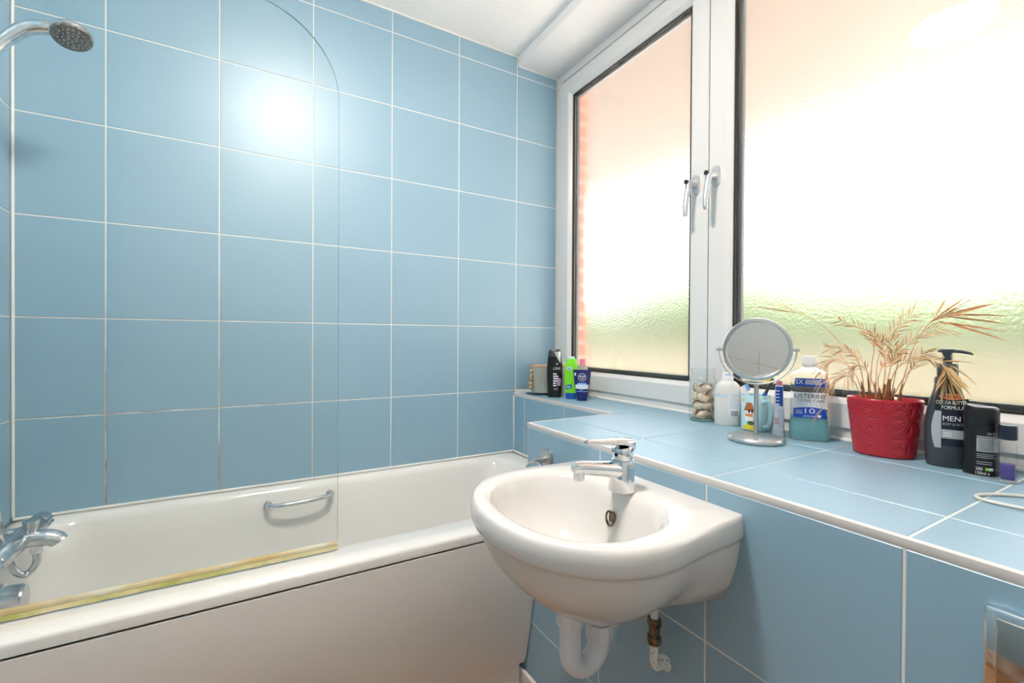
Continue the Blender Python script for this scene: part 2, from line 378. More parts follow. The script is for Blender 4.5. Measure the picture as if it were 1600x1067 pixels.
# ------------------------------------------------------------------ window
win = tag(thing('window_1', None, None), kind='structure')
def rect_sweep(y0, y1, z0, z1, prof):
    return MB().loft([[(x, y0+i, z0+i), (x, y1-i, z0+i), (x, y1-i, z1-i), (x, y0+i, z1-i)] for i, x in prof], closed=True)
obj('frame', rect_sweep(-2.05, -.004, ZT+.003, ZB, [(0, 2.095), (0, XW), (.033, XW), (.036, XW+.003), (.036, XW+.035), (.05, XW+.035), (.05, 2.095)]), UPVC, win, smooth=20)
obj('added_gap_backing', MB().box(2.064, 2.095, -.925, -.845, .87, 2.36), GASKET, win, smooth=None)  # dark backing added behind the sash gap so no daylight leaks through
PY = {}
for nm, y0, y1 in (('a', -.8828, -.042), ('b', -2.012, -.8862)):
    z0, z1 = .862, 2.350
    s_ = obj('sash', rect_sweep(y0, y1, z0, z1, [(0, 2.062), (0, XW-.006), (.003, XW-.009), (.064, XW-.009), (.067, XW-.007), (.079, XW+.006), (.081, XW+.012), (.081, 2.062)]), UPVC, win, smooth=20)
    obj('gasket', rect_sweep(y0, y1, z0, z1, [(.0805, XW+.016), (.0805, XW+.008), (.0855, XW+.008), (.087, XW+.016)]), GASKET, s_, smooth=None)
    obj('spacer_bar', rect_sweep(y0, y1, z0, z1, [(.0805, XW+.040), (.0805, XW+.0275), (.098, XW+.0275), (.098, XW+.040)]), SPACER, s_, smooth=None)
    gp = obj('glass_pane', MB().box(XW+.016, XW+.022, y0+.0805, y1-.0805, z0+.0805, z1-.0805), [FROST, SMOOTHG], s_, smooth=None)
    for p in gp.data.polygons: p.material_index = 1 if p.normal.x < -.9 else 0
def handle(y, z):
    x = XW-.009
    mb = MB(); n = 24                               # rounded rose plate
    ring = srect(.030, .066, 32, 3)
    mb.loft([[(x, y+a, z+b) for a, b in ring], [(x-.006, y+a, z+b) for a, b in ring], [(x-.010, y+a*.86, z+b*.93) for a, b in ring]])
    mb.tube([(x-.008, y, z), (x-.03, y, z-.002), (x-.042, y, z-.006)], [.0135, .0125, .011], 20)
    mb.tube(smoothpts([(x-.040, y, z+.004), (x-.042, y, z-.02), (x-.050, y, z-.05), (x-.055, y, z-.085), (x-.054, y, z-.118)], 5), [.0115]*5+[.0098]*5+[.0090]*6+[.0085]*4+[.006], 14)
    h = obj('window_handle', mb, mat('satin_chrome_%d' % int(-y*100), (.64, .65, .67), .42, metal=.8), win)
    obj('key_cylinder', MB().cyl((x-.048, y, z+.001), (x-.056, y, z+.001), .0075, 20).cyl((x-.056, y, z+.001), (x-.0565, y, z+.001), .004, 16), GASKET, h)
handle(-.838, 1.625); handle(-.916, 1.632)

# ------------------------------------------------------------------ outdoors beyond the obscured glass
pier = tag(obj('wall_outer_reveal', MB().box(2.105, 2.205, -.026, .25, .6, 2.46), MORTAR, smooth=None), kind='structure')
bmsh = MB().cbox(-.052, .052, 0, .1, -.0325, .0325, .003, 1); bme = None
for k in range(24):
    o = obj('brick', bmsh, BRICKM, pier, smooth=None) if bme is None else bpy.data.objects.new('brick', bme)
    if bme is None: bme = o.data
    else: col.objects.link(o); o.parent = pier
    o.location = (2.158+.002*((k*7) % 3-1), -.032, .66+.075*k)
tag(obj('porch_roof', MB().box(2.1, 3.8, -6, 6, 2.47, 2.56), SOFFIT, smooth=None), kind='structure')
tag(obj('ground_outside', MB().box(2.2, 30, -20, 20, -.12, -.06), PAVE, smooth=None), kind='structure')
def hedge(name, label, x, y0, y1, h, dpt, seed):
    bm = bmesh.new(); bmesh.ops.create_grid(bm, x_segments=2, y_segments=2, size=1); bm.free()
    rnd = random.Random(seed); mb = MB(); n = 26; rings = []
    for i in range(n+1):
        y = y0+(y1-y0)*i/n; hh = h*(.8+.3*rnd.random()); prof = [(-.5, 0), (-.55, .5), (-.45, .85), (-.15, 1.0), (.2, .98), (.5, .8), (.55, .4), (.5, 0)]
        rings.append([(x+p*dpt*(.8+.4*rnd.random()), y, -.06+q*hh*(.95+.1*rnd.random())) for p, q in prof])
    return tag(obj(name, mb.loft(rings), HEDGEM, smooth=180), label, 'hedge')
tag(obj('garden_wall', MB().cbox(6.4, 6.6, -6, 14, -.06, .98, .02), GWALL), 'low cream garden wall blurred behind the obscured window glass', 'wall')
hedge('garden_hedge', 'light green garden hedge blurred behind the obscured window glass', 8.0, -6, 16, 2.15, 1.0, 3)

# ------------------------------------------------------------------ ceiling lamp (lights the room; mirrored in the window pane)
lampo = thing('ceiling_light_offscreen', 'round flush white ceiling light above the bathroom floor', 'lamp', (.86, -1.15, ZC))
obj('base_ring', MB().lathe([(.138, 0), (.142, -.003), (.142, -.012), (.138, -.015), (.132, -.015), (.130, -.006), (.0, -.006)], 40, cap1=False), UPVC, lampo)
EM = mat('lit_opal_diffuser', (1.0, .90, .81), .4, emit=LAMP)
obj('diffuser_offscreen', MB().lathe([(.131, -.008), (.133, -.024), (.130, -.036), (.118, -.045), (.08, -.052), (.04, -.055), (.008, -.056)], 40), EM, lampo)

# ------------------------------------------------------------------ bath
def rrect(x0, x1, y0, y1, r, z, k=8):
    out = []
    for cx, cy, a in ((x1-r, y1-r, 0), (x0+r, y1-r, pi/2), (x0+r, y0+r, pi), (x1-r, y0+r, 3*pi/2)):
        for j in range(k+1): t = a+pi/2*j/k; out.append((cx+r*cos(t), cy+r*sin(t), z))
    return out
bath = thing('bathtub', 'long white built-in bathtub along the blue tiled wall', 'bathtub', (0, 0, 0))
bx0, bx1, by0, by1 = XL+.005, XS-.006, -.742, -.004
rings = [rrect(bx0+.012, bx1-.012, by0+.012, by1-.012, .02, .523), rrect(bx0, bx1, by0, by1, .025, .523), rrect(bx0, bx1, by0, by1, .025, .541), rrect(bx0+.002, bx1-.002, by0+.002, by1-.002, .025, .547),
         rrect(bx0+.008, bx1-.008, by0+.009, by1-.006, .025, .550), rrect(bx0+.04, bx1-.035, by0+.050, by1-.022, .05, .550), rrect(bx0+.045, bx1-.04, by0+.056, by1-.026, .06, .5485),
         rrect(bx0+.052, bx1-.06, by0+.104, by1-.036, .10, .5465), rrect(bx0+.060, bx1-.072, by0+.116, by1-.043, .11, .541), rrect(bx0+.067, bx1-.082, by0+.124, by1-.050, .12, .525), rrect(bx0+.08, bx1-.11, by0+.134, by1-.060, .13, .44),
         rrect(bx0+.105, bx1-.18, by0+.155, by1-.082, .14, .28), rrect(bx0+.13, bx1-.24, by0+.175, by1-.105, .15, .19), rrect(bx0+.18, bx1-.32, by0+.22, by1-.15, .13, .155)]
tub = obj('tub', MB().loft(rings, False, True), ACRYL, bath, smooth=60, recalc=False)
pan = [(.5175, -.7425), (.50, -.7425), (.44, -.7415), (.36, -.737), (.28, -.7255), (.20, -.712), (.14, -.699), (.10, -.688), (.082, -.680)]
rings = [[(x, y, z) for z, y in pan]+[(x, y+.006, z) for z, y in reversed(pan)] for x in (bx0+.004, .5, 1.0, XF-.003)]
obj('front_panel', MB().loft(rings), PANELM, bath, smooth=50)
obj('plinth', MB().box(bx0+.01, XF-.016, -.672, -.652, 0, .078), PANELM, bath, smooth=None)
gh = obj('grab_handle', MB().tube(smoothpts([(.748, -.066, .500), (.752, -.092, .501), (.79, -.108, .503), (.85, -.112, .505), (.91, -.108, .507), (.948, -.092, .508), (.952, -.066, .507)], 5), .0085, 12), CHROMED, bath)
for x, z in ((.748, .500), (.952, .507)): obj('flange', MB().cyl((x, -.062, z), (x, -.074, z), .013, 20), CHROMED, gh)
obj('overflow_knob', MB().tube([(.165, -.33, .455), (.182, -.33, .455), (.186, -.33, .455), (.216, -.33, .455), (.220, -.33, .455)], [.040, .040, .034, .032, .028], 28), CHROMED, bath, smooth=30)

# shower screen: hinged glass sheet with one rounded corner
scr = thing('shower_screen', 'frameless glass shower screen with rounded corner standing on the bath edge', 'shower screen', (0, 0, 0))
ys = -.650; x0, x1, zb, za, r = XL+.022, .886, .566, 1.69, .2
out = [(x0, zb), (x1, zb), (x1, za)]+[(x1-r+r*cos(t), za+r*sin(t)) for t in [pi/2*k/14 for k in range(1, 15)]]+[(x0, za+r)]
obj('glass_sheet', MB().prism(out, lambda x, z: (x, ys-.003, z), lambda x, z: (x, ys+.003, z)), SCREEN, scr, smooth=30)
n_ = len(out); mbe = MB()
for k in range(1, n_-1):
    (xa, za_), (xb, zb_) = out[k], out[k+1]; mbe.add([(xa+.0004, ys-.003, za_), (xb+.0004, ys-.003, zb_+.0003), (xb+.0004, ys+.003, zb_+.0003), (xa+.0004, ys+.003, za_)], [(0, 1, 2, 3)])
obj('glass_edge', mbe, mat('green_grey_glass_edge', (.42, .55, .57), .2), scr, recalc=False)
obj('hinge_profile', MB().cbox(XL+.001, XL+.024, ys-.012, ys+.012, .556, za+r+.01, .003), CHROMED, scr)
seal = obj('bottom_seal', MB().cbox(x0, x1+.001, ys-.006, ys+.006, .560, .570, .002), SEALY, scr)
mb = MB(); rnd = random.Random(4); N = 60
mb.loft([[(x0+(x1-x0)*i/N, ys-.0065, .5605), (x0+(x1-x0)*i/N, ys-.0085, .5525-.002*rnd.random()), (x0+(x1-x0)*i/N, ys-.0065, .5505), (x0+(x1-x0)*i/N, ys-.003, .5595)] for i in range(N+1)])
obj('drip_lip', mb, SEALG, seal)

# bath shower mixer on the tap-end wall
mx = thing('bath_shower_mixer', 'chrome bar bath mixer with spout and shower hose at the tap end', 'tap', (0, 0, 0))
X, Z = .205, .590
obj('bar_body', MB().tube([(X, -.215, Z), (X, -.22, Z), (X, -.455, Z), (X, -.46, Z)], [.020, .0235, .0235, .020], 28), CHROMED, mx)
for y in (-.255, -.405): obj('wall_union', MB().tube([(X, y, Z), (XL+.02, y, Z), (XL+.016, y, Z), (XL+.001, y, Z)], [.013, .013, .030, .032], 24), CHROMED, mx, smooth=30)
for a, b in ((-.212, -.170), (-.463, -.505)):
    n = 12; obj('control_knob', MB().loft([[(X+(.024 if j % 2 else .0205)*cos(pi*j/n), y, Z+(.024 if j % 2 else .0205)*sin(pi*j/n)) for j in range(2*n)] for y in (a, b)]), CHROMED, mx, smooth=25)
sp = obj('spout', MB().tube(smoothpts([(X+.01, -.33, Z+.002), (X+.03, -.33, Z+.004), (X+.055, -.33, Z+.001), (X+.070, -.33, Z-.006), (X+.076, -.33, Z-.014)], 4), [.020]*5+[.020]*4+[.019]*4+[.0185]*3+[.016], 20), CHROMED, mx)
obj('diverter_knob', MB().tube([(X+.025, -.33, Z+.016), (X+.025, -.33, Z+.026), (X+.025, -.33, Z+.050)], [.010, .011, .016], 20), CHROMED, mx)
obj('hose_nut', MB().tube([(X+.034, -.33, Z-.012), (X+.034, -.33, Z-.032)], .0115, 6), CHROMED, mx, smooth=None)
hp = smoothpts([(X+.034, -.33, Z-.03), (X+.034, -.331, Z-.055), (X+.020, -.335, Z-.078), (X+.002, -.34, Z-.066), (X-.010, -.345, Z-.03), (X-.022, -.36, Z+.06), (X-.04, -.40, .95), (.150, -.40, 1.35), (.145, -.345, 1.62), (.150, -.33, 1.735)], 10)
obj('shower_hose', MB().tube(hp, [.0075+(.0008 if i % 2 else 0) for i in range(len(hp))], 10), CHROMED, mx)
br = thing('shower_bracket', 'small chrome wall bracket holding the shower handset', 'bracket', (XL, -.33, 1.74))
obj('wall_plate', MB().tube([(0.001, 0, 0), (.010, 0, 0), (.014, 0, 0)], [.026, .026, .02], 24), CHROMED, br, smooth=30)
obj('holder', MB().tube([(.012, 0, 0), (.045, 0, .0)], .012, 16).tube([(.052, 0, -.016), (.066, 0, .016)], .017, 20), CHROMED, br, smooth=30)
hs = thing('shower_handset', 'chrome shower handset with dark round spray face above the bath', 'shower head', (0, 0, 0))
hpth = smoothpts([(.150, -.33, 1.738), (.178, -.33, 1.782), (.202, -.33, 1.814), (.228, -.33, 1.838), (.262, -.33, 1.849), (.282, -.33, 1.849)], 6)
obj('handle', MB().tube(hpth, [.0125+.0035*min(1, i/14) if i < 24 else .0145 for i in range(len(hpth))], 18), CHROMED, hs)
hc, hn = Vector((.303, -.33, 1.846)), Vector((.16, -.34, -.93)).normalized()
def along(prof): return [hc+hn*d for d, _ in prof], [r_ for _, r_ in prof]
p_, r_ = along([(-.024, .012), (-.020, .022), (-.012, .033), (-.002, .040), (.004, .042), (.008, .041)])
hd = obj('head', MB().tube(p_, r_, 32), CHROMED, hs, smooth=40)
p_, r_ = along([(.0082, .0395), (.012, .0385), (.0135, .034)])
fc = obj('spray_face', MB().tube(p_, r_, 32), mat('dark_spray_face', (.10, .10, .095), .45, noise=(140, (.26, .24, .20), .4, .62)), hd, smooth=40)
mbn = MB(); e1 = hn.orthogonal().normalized(); e2 = hn.cross(e1)
for rr_, n in ((.009, 6), (.018, 11), (.027, 17)):
    for j in range(n):
        c = hc+hn*.0135+(e1*cos(2*pi*j/n)+e2*sin(2*pi*j/n))*rr_; mbn.cyl(c, c+hn*.002, .0014, 6)
no = obj('nozzles', mbn, PRINTG, hd, smooth=None); no['kind'] = 'stuff'

# ------------------------------------------------------------------ washbasin
YC, ZTOP = -1.185, .785
basin = thing('washbasin', 'white ceramic wall-hung washbasin fixed to the tiled boxing', 'sink', (XF-.0005, YC, ZTOP))
half = [(0, .215), (.06, .217), (.12, .222), (.17, .228), (.21, .229), (.25, .222), (.29, .205), (.325, .178), (.355, .142), (.378, .098), (.391, .05), (.395, 0)]
hp3 = smoothpts([(a, b, 0) for a, b in half], 4)
poly = [(p.x, p.y) for p in hp3]+[(p.x, -p.y) for p in reversed(hp3[:-1])]
DC = .205; NB = 72
def cast(t):                                        # outline radius along angle t from (DC, 0)
    c, s_ = cos(t), sin(t); best = 0; n = len(poly)
    for i in range(n):
        (x1_, y1_), (x2_, y2_) = poly[i], poly[(i+1) % n]; ex, ey = x2_-x1_, y2_-y1_; den = c*ey-s_*ex
        if abs(den) < 1e-9: continue
        q = ((x1_-DC)*ey-(y1_)*ex)/den; k = ((x1_-DC)*s_-(y1_)*c)/den
        if q > 0 and -1e-6 <= k <= 1+1e-6: best = max(best, q)
    return best
ANG = [2*pi*j/NB+.0137 for j in range(NB)]; RAD = [cast(t) for t in ANG]
def oring(s_, z, dc=DC, wall=True, lift=0):
    out = []
    for t, r0 in zip(ANG, RAD):
        d0 = DC+r0*cos(t); y0_ = r0*sin(t); d = dc+(d0-DC)*s_; y = y0_*s_
        if wall: k = max(0, 1-d0/.09); d = d*(1-k)+d0*k; y = y*(1-k)+y0_*(s_*.5+.5)*k
        out.append((-max(d, 0), y, z))
    return out
def iring(a, b, z, dc, flat=0):
    out = []
    for t in ANG:
        c, s_ = cos(t), sin(t); e = 2.3; k = ((abs(c)/a)**e+(abs(s_)/b)**e)**(-1/e); d = dc+k*c
        if flat and d < flat: d = flat+(d-flat)*.35
        out.append((-d, k*s_, z))
    return out
rings = [oring(.10, -.208, .17, False), oring(.30, -.203, .175, False), oring(.46, -.190, .18, False), oring(.62, -.165, .185), oring(.76, -.135, .19), oring(.86, -.105, .197), oring(.915, -.078, .2), oring(.938, -.058, .203), oring(.945, -.050), oring(.962, -.046),
         oring(.992, -.042), oring(1.005, -.034), oring(1.008, -.020), oring(1.0, -.008), oring(.985, -.002), oring(.968, 0),
         iring(.155, .188, -.0005, .212, .085), iring(.146, .181, -.0035, .214, .094), iring(.138, .175, -.012, .216, .103), iring(.130, .167, -.035, .219, .110), iring(.120, .153, -.07, .221, .118), iring(.098, .125, -.105, .222), iring(.068, .085, -.130, .222), iring(.03, .035, -.142, .22)]
obj('bowl', MB().loft(rings), CERAM, basin, smooth=60)
ov = obj('overflow', MB().tube([(-.1165, .0105*cos(t), -.057+.0145*sin(t)) for t in [2*pi*k/28 for k in range(28)]], .0022, 8, closed=True), BRASS, basin)
obj('hole', MB().loft([[(x_, .0092*cos(2*pi*j/24), -.057+.0132*sin(2*pi*j/24)) for j in range(24)] for x_ in (-.1075, -.1108)]), BRASS, ov)
dr = obj('drain', MB().lathe([(.024, -.1405), (.024, -.1385), (.020, -.137), (.016, -.139), (.002, -.140)], 28, cx=-.22), CHROME, basin)

tap = thing('basin_tap', 'chrome single-lever mixer tap standing on the washbasin', 'tap', (XF-.093, YC-.008, ZTOP))
def ering(cx, z, a, b, tilt=0, n=28): return [(cx+a*cos(2*pi*j/n), b*sin(2*pi*j/n), z+tilt*a*cos(2*pi*j/n)) for j in range(n)]
obj('body', MB().loft([ering(0, 0, .0265, .0265), ering(0, .006, .0265, .0265), ering(.001, .03, .0245, .024), ering(.002, .055, .0235, .0225), ering(.003, .062, .0225, .0215)]), CHROME, tap)
obj('spout', MB().tube([(-.004, 0, .040), (-.03, 0, .046), (-.07, 0, .053), (-.105, 0, .059), (-.118, 0, .060), (-.124, 0, .058)], [.0185, .0165, .014, .0125, .0115, .007], 20), CHROME, tap)
obj('aerator', MB().lathe([(.0105, .053), (.0105, .037), (.0085, .036)], 20, cx=-.110), CHROMED, tap)
obj('cartridge', MB().loft([ering(.003, .0625, .021, .020), ering(.003, .072, .0225, .0215), ering(.002, .084, .0225, .0215, .12), ering(.001, .089, .02, .019, .16)]), CHROME, tap)
lv = [(.026, 0, .083), (.018, 0, .094), (-.004, 0, .0985), (-.035, 0, .1015), (-.065, 0, .1035), (-.088, 0, .106), (-.094, 0, .1065)]
lw = [(.012, .010), (.0215, .010), (.0215, .0075), (.016, .006), (.012, .005), (.0095, .0042), (.006, .0025)]
obj('lever', MB().loft([[(p[0]+(h_*cos(t))*.35, w_*sin(t), p[2]+h_*cos(t)) for t in [2*pi*j/20 for j in range(20)]] for p, (w_, h_) in zip(lv, lw)]), CHROME, tap, smooth=50)
obj('temperature_dot', MB().cyl((-.0185, -.004, .0745), (-.0205, -.0045, .0745), .0038, 14), NAVY, tap)

# waste trap
tx, ty, TZ = XF-.224, YC-.012, .041
trap = thing('bottle_trap', 'white plastic waste trap pipe under the washbasin', 'pipe', (tx, ty, TZ))
def nut(name, x, z0, z1, r, parent): return obj(name, MB().loft([[(x+r*k*(1.0 if j % 2 else .94)*cos(2*pi*j/20), r*k*(1.0 if j % 2 else .94)*sin(2*pi*j/20), z) for j in range(20)] for z, k in ((z0, .86), (z0+.012, 1), (z1-.003, 1), (z1, .96))]), WASTEP, parent, smooth=None)
obj('waste_tail', MB().lathe([(.0235, .530), (.0235, .546), (.026, .548), (.026, .551)], 24), BRASS, trap)
nut('lock_nut', 0, .512, .548, .0285, trap)
u = [(0, 0, .54), (0, 0, .459)]+[(.035-.035*cos(t), 0, .459-.035*sin(t)) for t in [pi*k/12 for k in range(1, 12)]]+[(.070, 0, .459), (.070, 0, .49)]
obj('u_bend', MB().tube(u, .0205, 24), WASTEP, trap)
nut('lock_nut', .070, .462, .498, .0275, trap)
el = smoothpts([(.070, 0, .48), (.070, 0, .515), (.078, 0, .538), (.10, 0, .545), (.15, 0, .545), (.223, 0, .545)], 4)
obj('outlet_pipe', MB().tube(el, .0185, 24), WASTEP, trap)
# supply pipes
def supply(y, z0, ztop, label, valve):
    t = thing('supply_pipe', label, 'pipe', (XF, y, 0)); xo = -.034
    pts = smoothpts([(-.004, 0, z0), (xo*.75, 0, z0), (xo, 0, z0+.012), (xo, 0, z0+.04)], 5)+[Vector((xo, 0, ztop))]
    obj('pipe', MB().tube(pts, .0082, 16), FLAKY, t)
    obj('flange', MB().tube([(-.0005, 0, z0), (-.004, 0, z0), (-.006, 0, z0)], [.0165, .0165, .012], 20), FLAKY, t, smooth=30)
    if valve:
        v_ = obj('isolating_valve', MB().lathe([(.0105, valve), (.0105, valve+.05)], 16, cx=xo), BRASS, t)
        for a in (0, .036): obj('compression_nut', MB().lathe([(.0125, valve+a), (.0142, valve+a+.002), (.0142, valve+a+.015), (.0125, valve+a+.017)], 6, cx=xo), BRASS, v_, smooth=None)
    return t
supply(-1.228, .422, .64, 'flaking white supply pipe with brass isolating valve below the washbasin', .472)
supply(-1.078, .430, .60, 'short flaking white supply pipe elbow behind the waste trap', None)

# towel ring on the boxing beside the basin
tr = thing('towel_ring', 'chrome towel ring with round wall plate between bath and washbasin', 'towel ring', (XF, -.797, .748))
obj('wall_plate', MB().tube([(-.0003, 0, 0), (-.008, 0, 0), (-.011, 0, 0)], [.027, .027, .022], 32), STEEL, tr, smooth=30)
obj('post', MB().cyl((-.010, 0, -.004), (-.048, 0, -.004), .0085, 20), STEEL, tr)
obj('ring', MB().tube([(-.043, .055*sin(t), -.063+.055*cos(t)) for t in [2*pi*k/40 for k in range(40)]], .0035, 10, closed=True), STEEL, tr)

# flush plate
fp = thing('flush_plate', 'chrome toilet flush plate set in the tiled boxing', 'flush plate', (XF, -1.81, .708))
obj('plate', MB().cbox(-.012, -.0005, -.113, .113, -.078, .078, .004), CHROME, fp)
obj('inner_panel', MB().cbox(-.014, -.010, -.102, .102, -.068, .068, .002), mat('polished_dark_steel', (.55, .50, .46), .10, metal=1), fp)
for y, r_ in ((.045, .042), (-.045, .042)):
    bt = obj('flush_button', MB().tube([(-.013, y, -.012), (-.018, y, -.012), (-.020, y, -.012)], [r_, r_, r_*.9], 32), CHROME, fp, smooth=30)

# ------------------------------------------------------------------ things on the sill by the bath
S = ZT+.0003
sau = thing('saucer', 'pale grey saucer under the sage planter in the sill corner', 'saucer', (1.893, -.088, S))
obj('dish', MB().lathe([(.035, 0), (.040, .002), (.060, .008), (.079, .013), (.080, .0145), (.077, .0145), (.058, .0105), (.038, .005), (.003, .005)], 36), SAUCER, sau)
pl = thing('planter', 'sage grey cylindrical planter on a saucer in the sill corner', 'planter', (1.893, -.088, S+.0075))
obj('pot_wall', MB().lathe([(.030, .0), (.044, .0), (.046, .003), (.052, .122), (.053, .126), (.050, .128), (.048, .126), (.044, .02), (.003, .02)], 36, cap0=True), SAGE, pl)
obj('rim_band', MB().lathe([(.0525, .122), (.0545, .124), (.0545, .129), (.0500, .130), (.0500, .126)], 36, cap0=False, cap1=False), TERRA, pl)
pts = [(-.048, .004, .133), (-.055, .006, .10), (-.054, .006, .065), (-.059, .006, .035), (-.060, .006, .018)]
gl = obj('bead_string', MB().tube(smoothpts(pts, 5), .0018, 6), CORD, pl)
for t, sz in ((.012, .011), (.03, .013), (.052, .015), (.068, .013), (.090, .017), (.108, .015)):
    c = Vector((-.0545-.006*t/.12, .005, .131-t)); a = Vector((random.uniform(-1, 1), random.uniform(-1, 1), 2)).normalized()*sz*.7
    obj('bead', MB().tube([c-a, c-a*.4, c+a*.4, c+a], [sz*.2, sz*.5, sz*.55, sz*.15], 6), BEAD, gl, smooth=None)

def eloft(prof, n=36, e=2.0):                       # prof: (z, width, depth)
    return MB().loft([[(x, y, z) for x, y in srect(w_, d_, n, e)] for z, w_, d_ in prof])
b = thing('shower_gel_bottle', 'black shower gel bottle with silver shoulder and lilac print on the sill', 'bottle', (1.875, -.216, S), -36)
obj('body', eloft([(0, .056, .032), (.003, .060, .036), (.03, .064, .040), (.10, .070, .044), (.14, .068, .043), (.17, .062, .040), (.182, .060, .039)], e=2.4), BLACKP, b)
cp = obj('cap', eloft([(.1822, .0605, .0395), (.195, .058, .038), (.206, .054, .035), (.212, .048, .030), (.214, .044, .026)], e=2.4), CHARC, b)
ff = lambda x, z: srectf(.0675, .0425, 2.4)(x, z) if z > .03 else srectf(.063, .039, 2.4)(x, z)
patch(b, 'silver_flash', -.004, .0255, .150, .204, lambda x, z: srectf(.066-.2*max(0, z-.15), .0425-.08*max(0, z-.15), 2.4)(x, z), mat('silver_foil', (.55, .56, .52), .25, metal=.7), shape=lambda u, v: (1-(1-u)*v, v))
lettering(b, 'LYNX', -.006, .027, .123, .134, ff, PRINTW, .03, shear=.3)
patch(b, 'lilac_swash', .006, .030, .052, .112, ff, LILAC, shape=lambda u, v: (.2+.8*u*(1-.4*abs(v-.5)), v))
lines(b, 'fine_print', -.006, .016, .050, .112, 6, ff, PRINTW, gap=.55, ragged=.5)
lines(b, 'fine_print', -.004, .024, .034, .044, 2, ff, PRINTG, gap=.4)
patch(b, 'badge', .006, .016, .145, .153, ff, LILAC)

b = thing('lotion_bottle', 'plain white lotion bottle behind the black and green bottles', 'bottle', (1.944, -.190, S), -37)
obj('body', eloft([(0, .046, .030), (.004, .052, .034), (.05, .060, .038), (.09, .058, .037), (.125, .044, .030), (.132, .030, .022)], e=2.3), LIQW, b)
obj('cap', eloft([(.1325, .028, .022), (.150, .027, .021), (.152, .024, .018)], e=2.3), WPLAST, b)
obj('neck_mark', MB().lathe([(.0155, .133), (.0158, .1365), (.0155, .139)], 24, cap0=False, cap1=False), YELLOW, b)
b = thing('shampoo_bottle', 'lime green shampoo bottle with blue cap at its foot', 'bottle', (1.906, -.297, S), -44)
obj('body', eloft([(.026, .052, .032), (.05, .056, .034), (.10, .060, .036), (.14, .056, .034), (.166, .046, .028), (.174, .040, .022)], e=2.6), LIME, b)
obj('cap', eloft([(0, .044, .028), (.003, .047, .030), (.022, .051, .0315), (.0258, .051, .0315)], e=2.6), ROYAL, b)
obj('end_tip', eloft([(.1745, .032, .016), (.182, .030, .014), (.184, .026, .010)], e=2.6), mat('pale_aqua_plastic', (.55, .75, .80), .3), b)
ff = srectf(.058, .0352, 2.6)
patch(b, 'blue_badge', -.022, .004, .044, .062, ff, ROYAL, shape=lambda u, v: (u, v+.25*(u-.5)))
lines(b, 'fine_print', -.018, .000, .0485, .0580, 3, ff, PRINTW, gap=.45, eps=.0012)
patch(b, 'pale_badge', -.018, .006, .124, .140, ff, PALEL, shape=disc, nx=20)
lines(b, 'fine_print', -.013, .001, .129, .136, 2, ff, BLUEL, gap=.5, eps=.0012)
b = thing('toiletry_bottle', 'clear pinkish bottle with pink cap behind the navy tube', 'bottle', (1.977, -.288, S), -39)
obj('body', eloft([(0, .042, .030), (.004, .046, .034), (.08, .048, .036), (.13, .044, .032), (.145, .030, .024)], e=2.4), mat('rosy_clear_plastic', (.92, .82, .78), .15, trans=.6, ior=1.2), b)
obj('cap', eloft([(.1455, .024, .020), (.168, .022, .018), (.171, .018, .014)], e=2.2), PINK, b)
lines(b, 'fine_print', -.014, .014, .105, .130, 4, srectf(.0455, .0335, 2.4), PRINTG, gap=.45)
b = thing('cream_tube', 'navy blue cream tube standing on its cap at the sill', 'tube', (1.912, -.364, S), -40)
obj('cap', eloft([(0, .040, .036), (.003, .043, .039), (.020, .046, .041)], e=2.3), NAVY, b)
prof = [(.0202, .047, .041), (.04, .054, .038), (.07, .063, .028), (.10, .070, .015), (.120, .074, .005), (.130, .075, .003)]
obj('body', eloft(prof, e=2.6), NAVY, b)
def tubef(x, z):
    for (za_, wa, da), (zb_, wb, db) in zip(prof, prof[1:]):
        if za_ <= z <= zb_: k = (z-za_)/(zb_-za_); return srectf(wa+(wb-wa)*k, da+(db-da)*k, 2.6)(x, z)
    return srectf(.047, .041, 2.6)(x, z)
patch(b, 'pale_band', -.027, .027, .050, .068, tubef, PALEL, nx=14)
patch(b, 'blue_band', -.024, .024, .0385, .041, tubef, SKYB, nx=14)
patch(b, 'blue_pill', -.018, .018, .068, .075, tubef, SKYB, eps=.0007)
patch(b, 'logo_ring', -.0165, .0165, .0815, .1145, tubef, PALEL, shape=lambda u, v: (.5+(.45+.05*v)*cos(2*pi*u), .5+(.45+.05*v)*sin(2*pi*u)), nx=40, nz=1, eps=.0006)
lettering(b, 'NIVEA', -.013, .013, .098, .1055, tubef, PRINTW, .03)
lettering(b, 'MEN', -.007, .007, .089, .0945, tubef, PRINTW, .02)
patch(b, 'swoosh', -.008, .016, .042, .058, tubef, PRINTW, eps=.001, shape=lambda u, v: (u, u*.9+.1*v))
patch(b, 'side_badge', -.033, -.025, .104, .118, tubef, PALEL, shape=disc, nx=16)

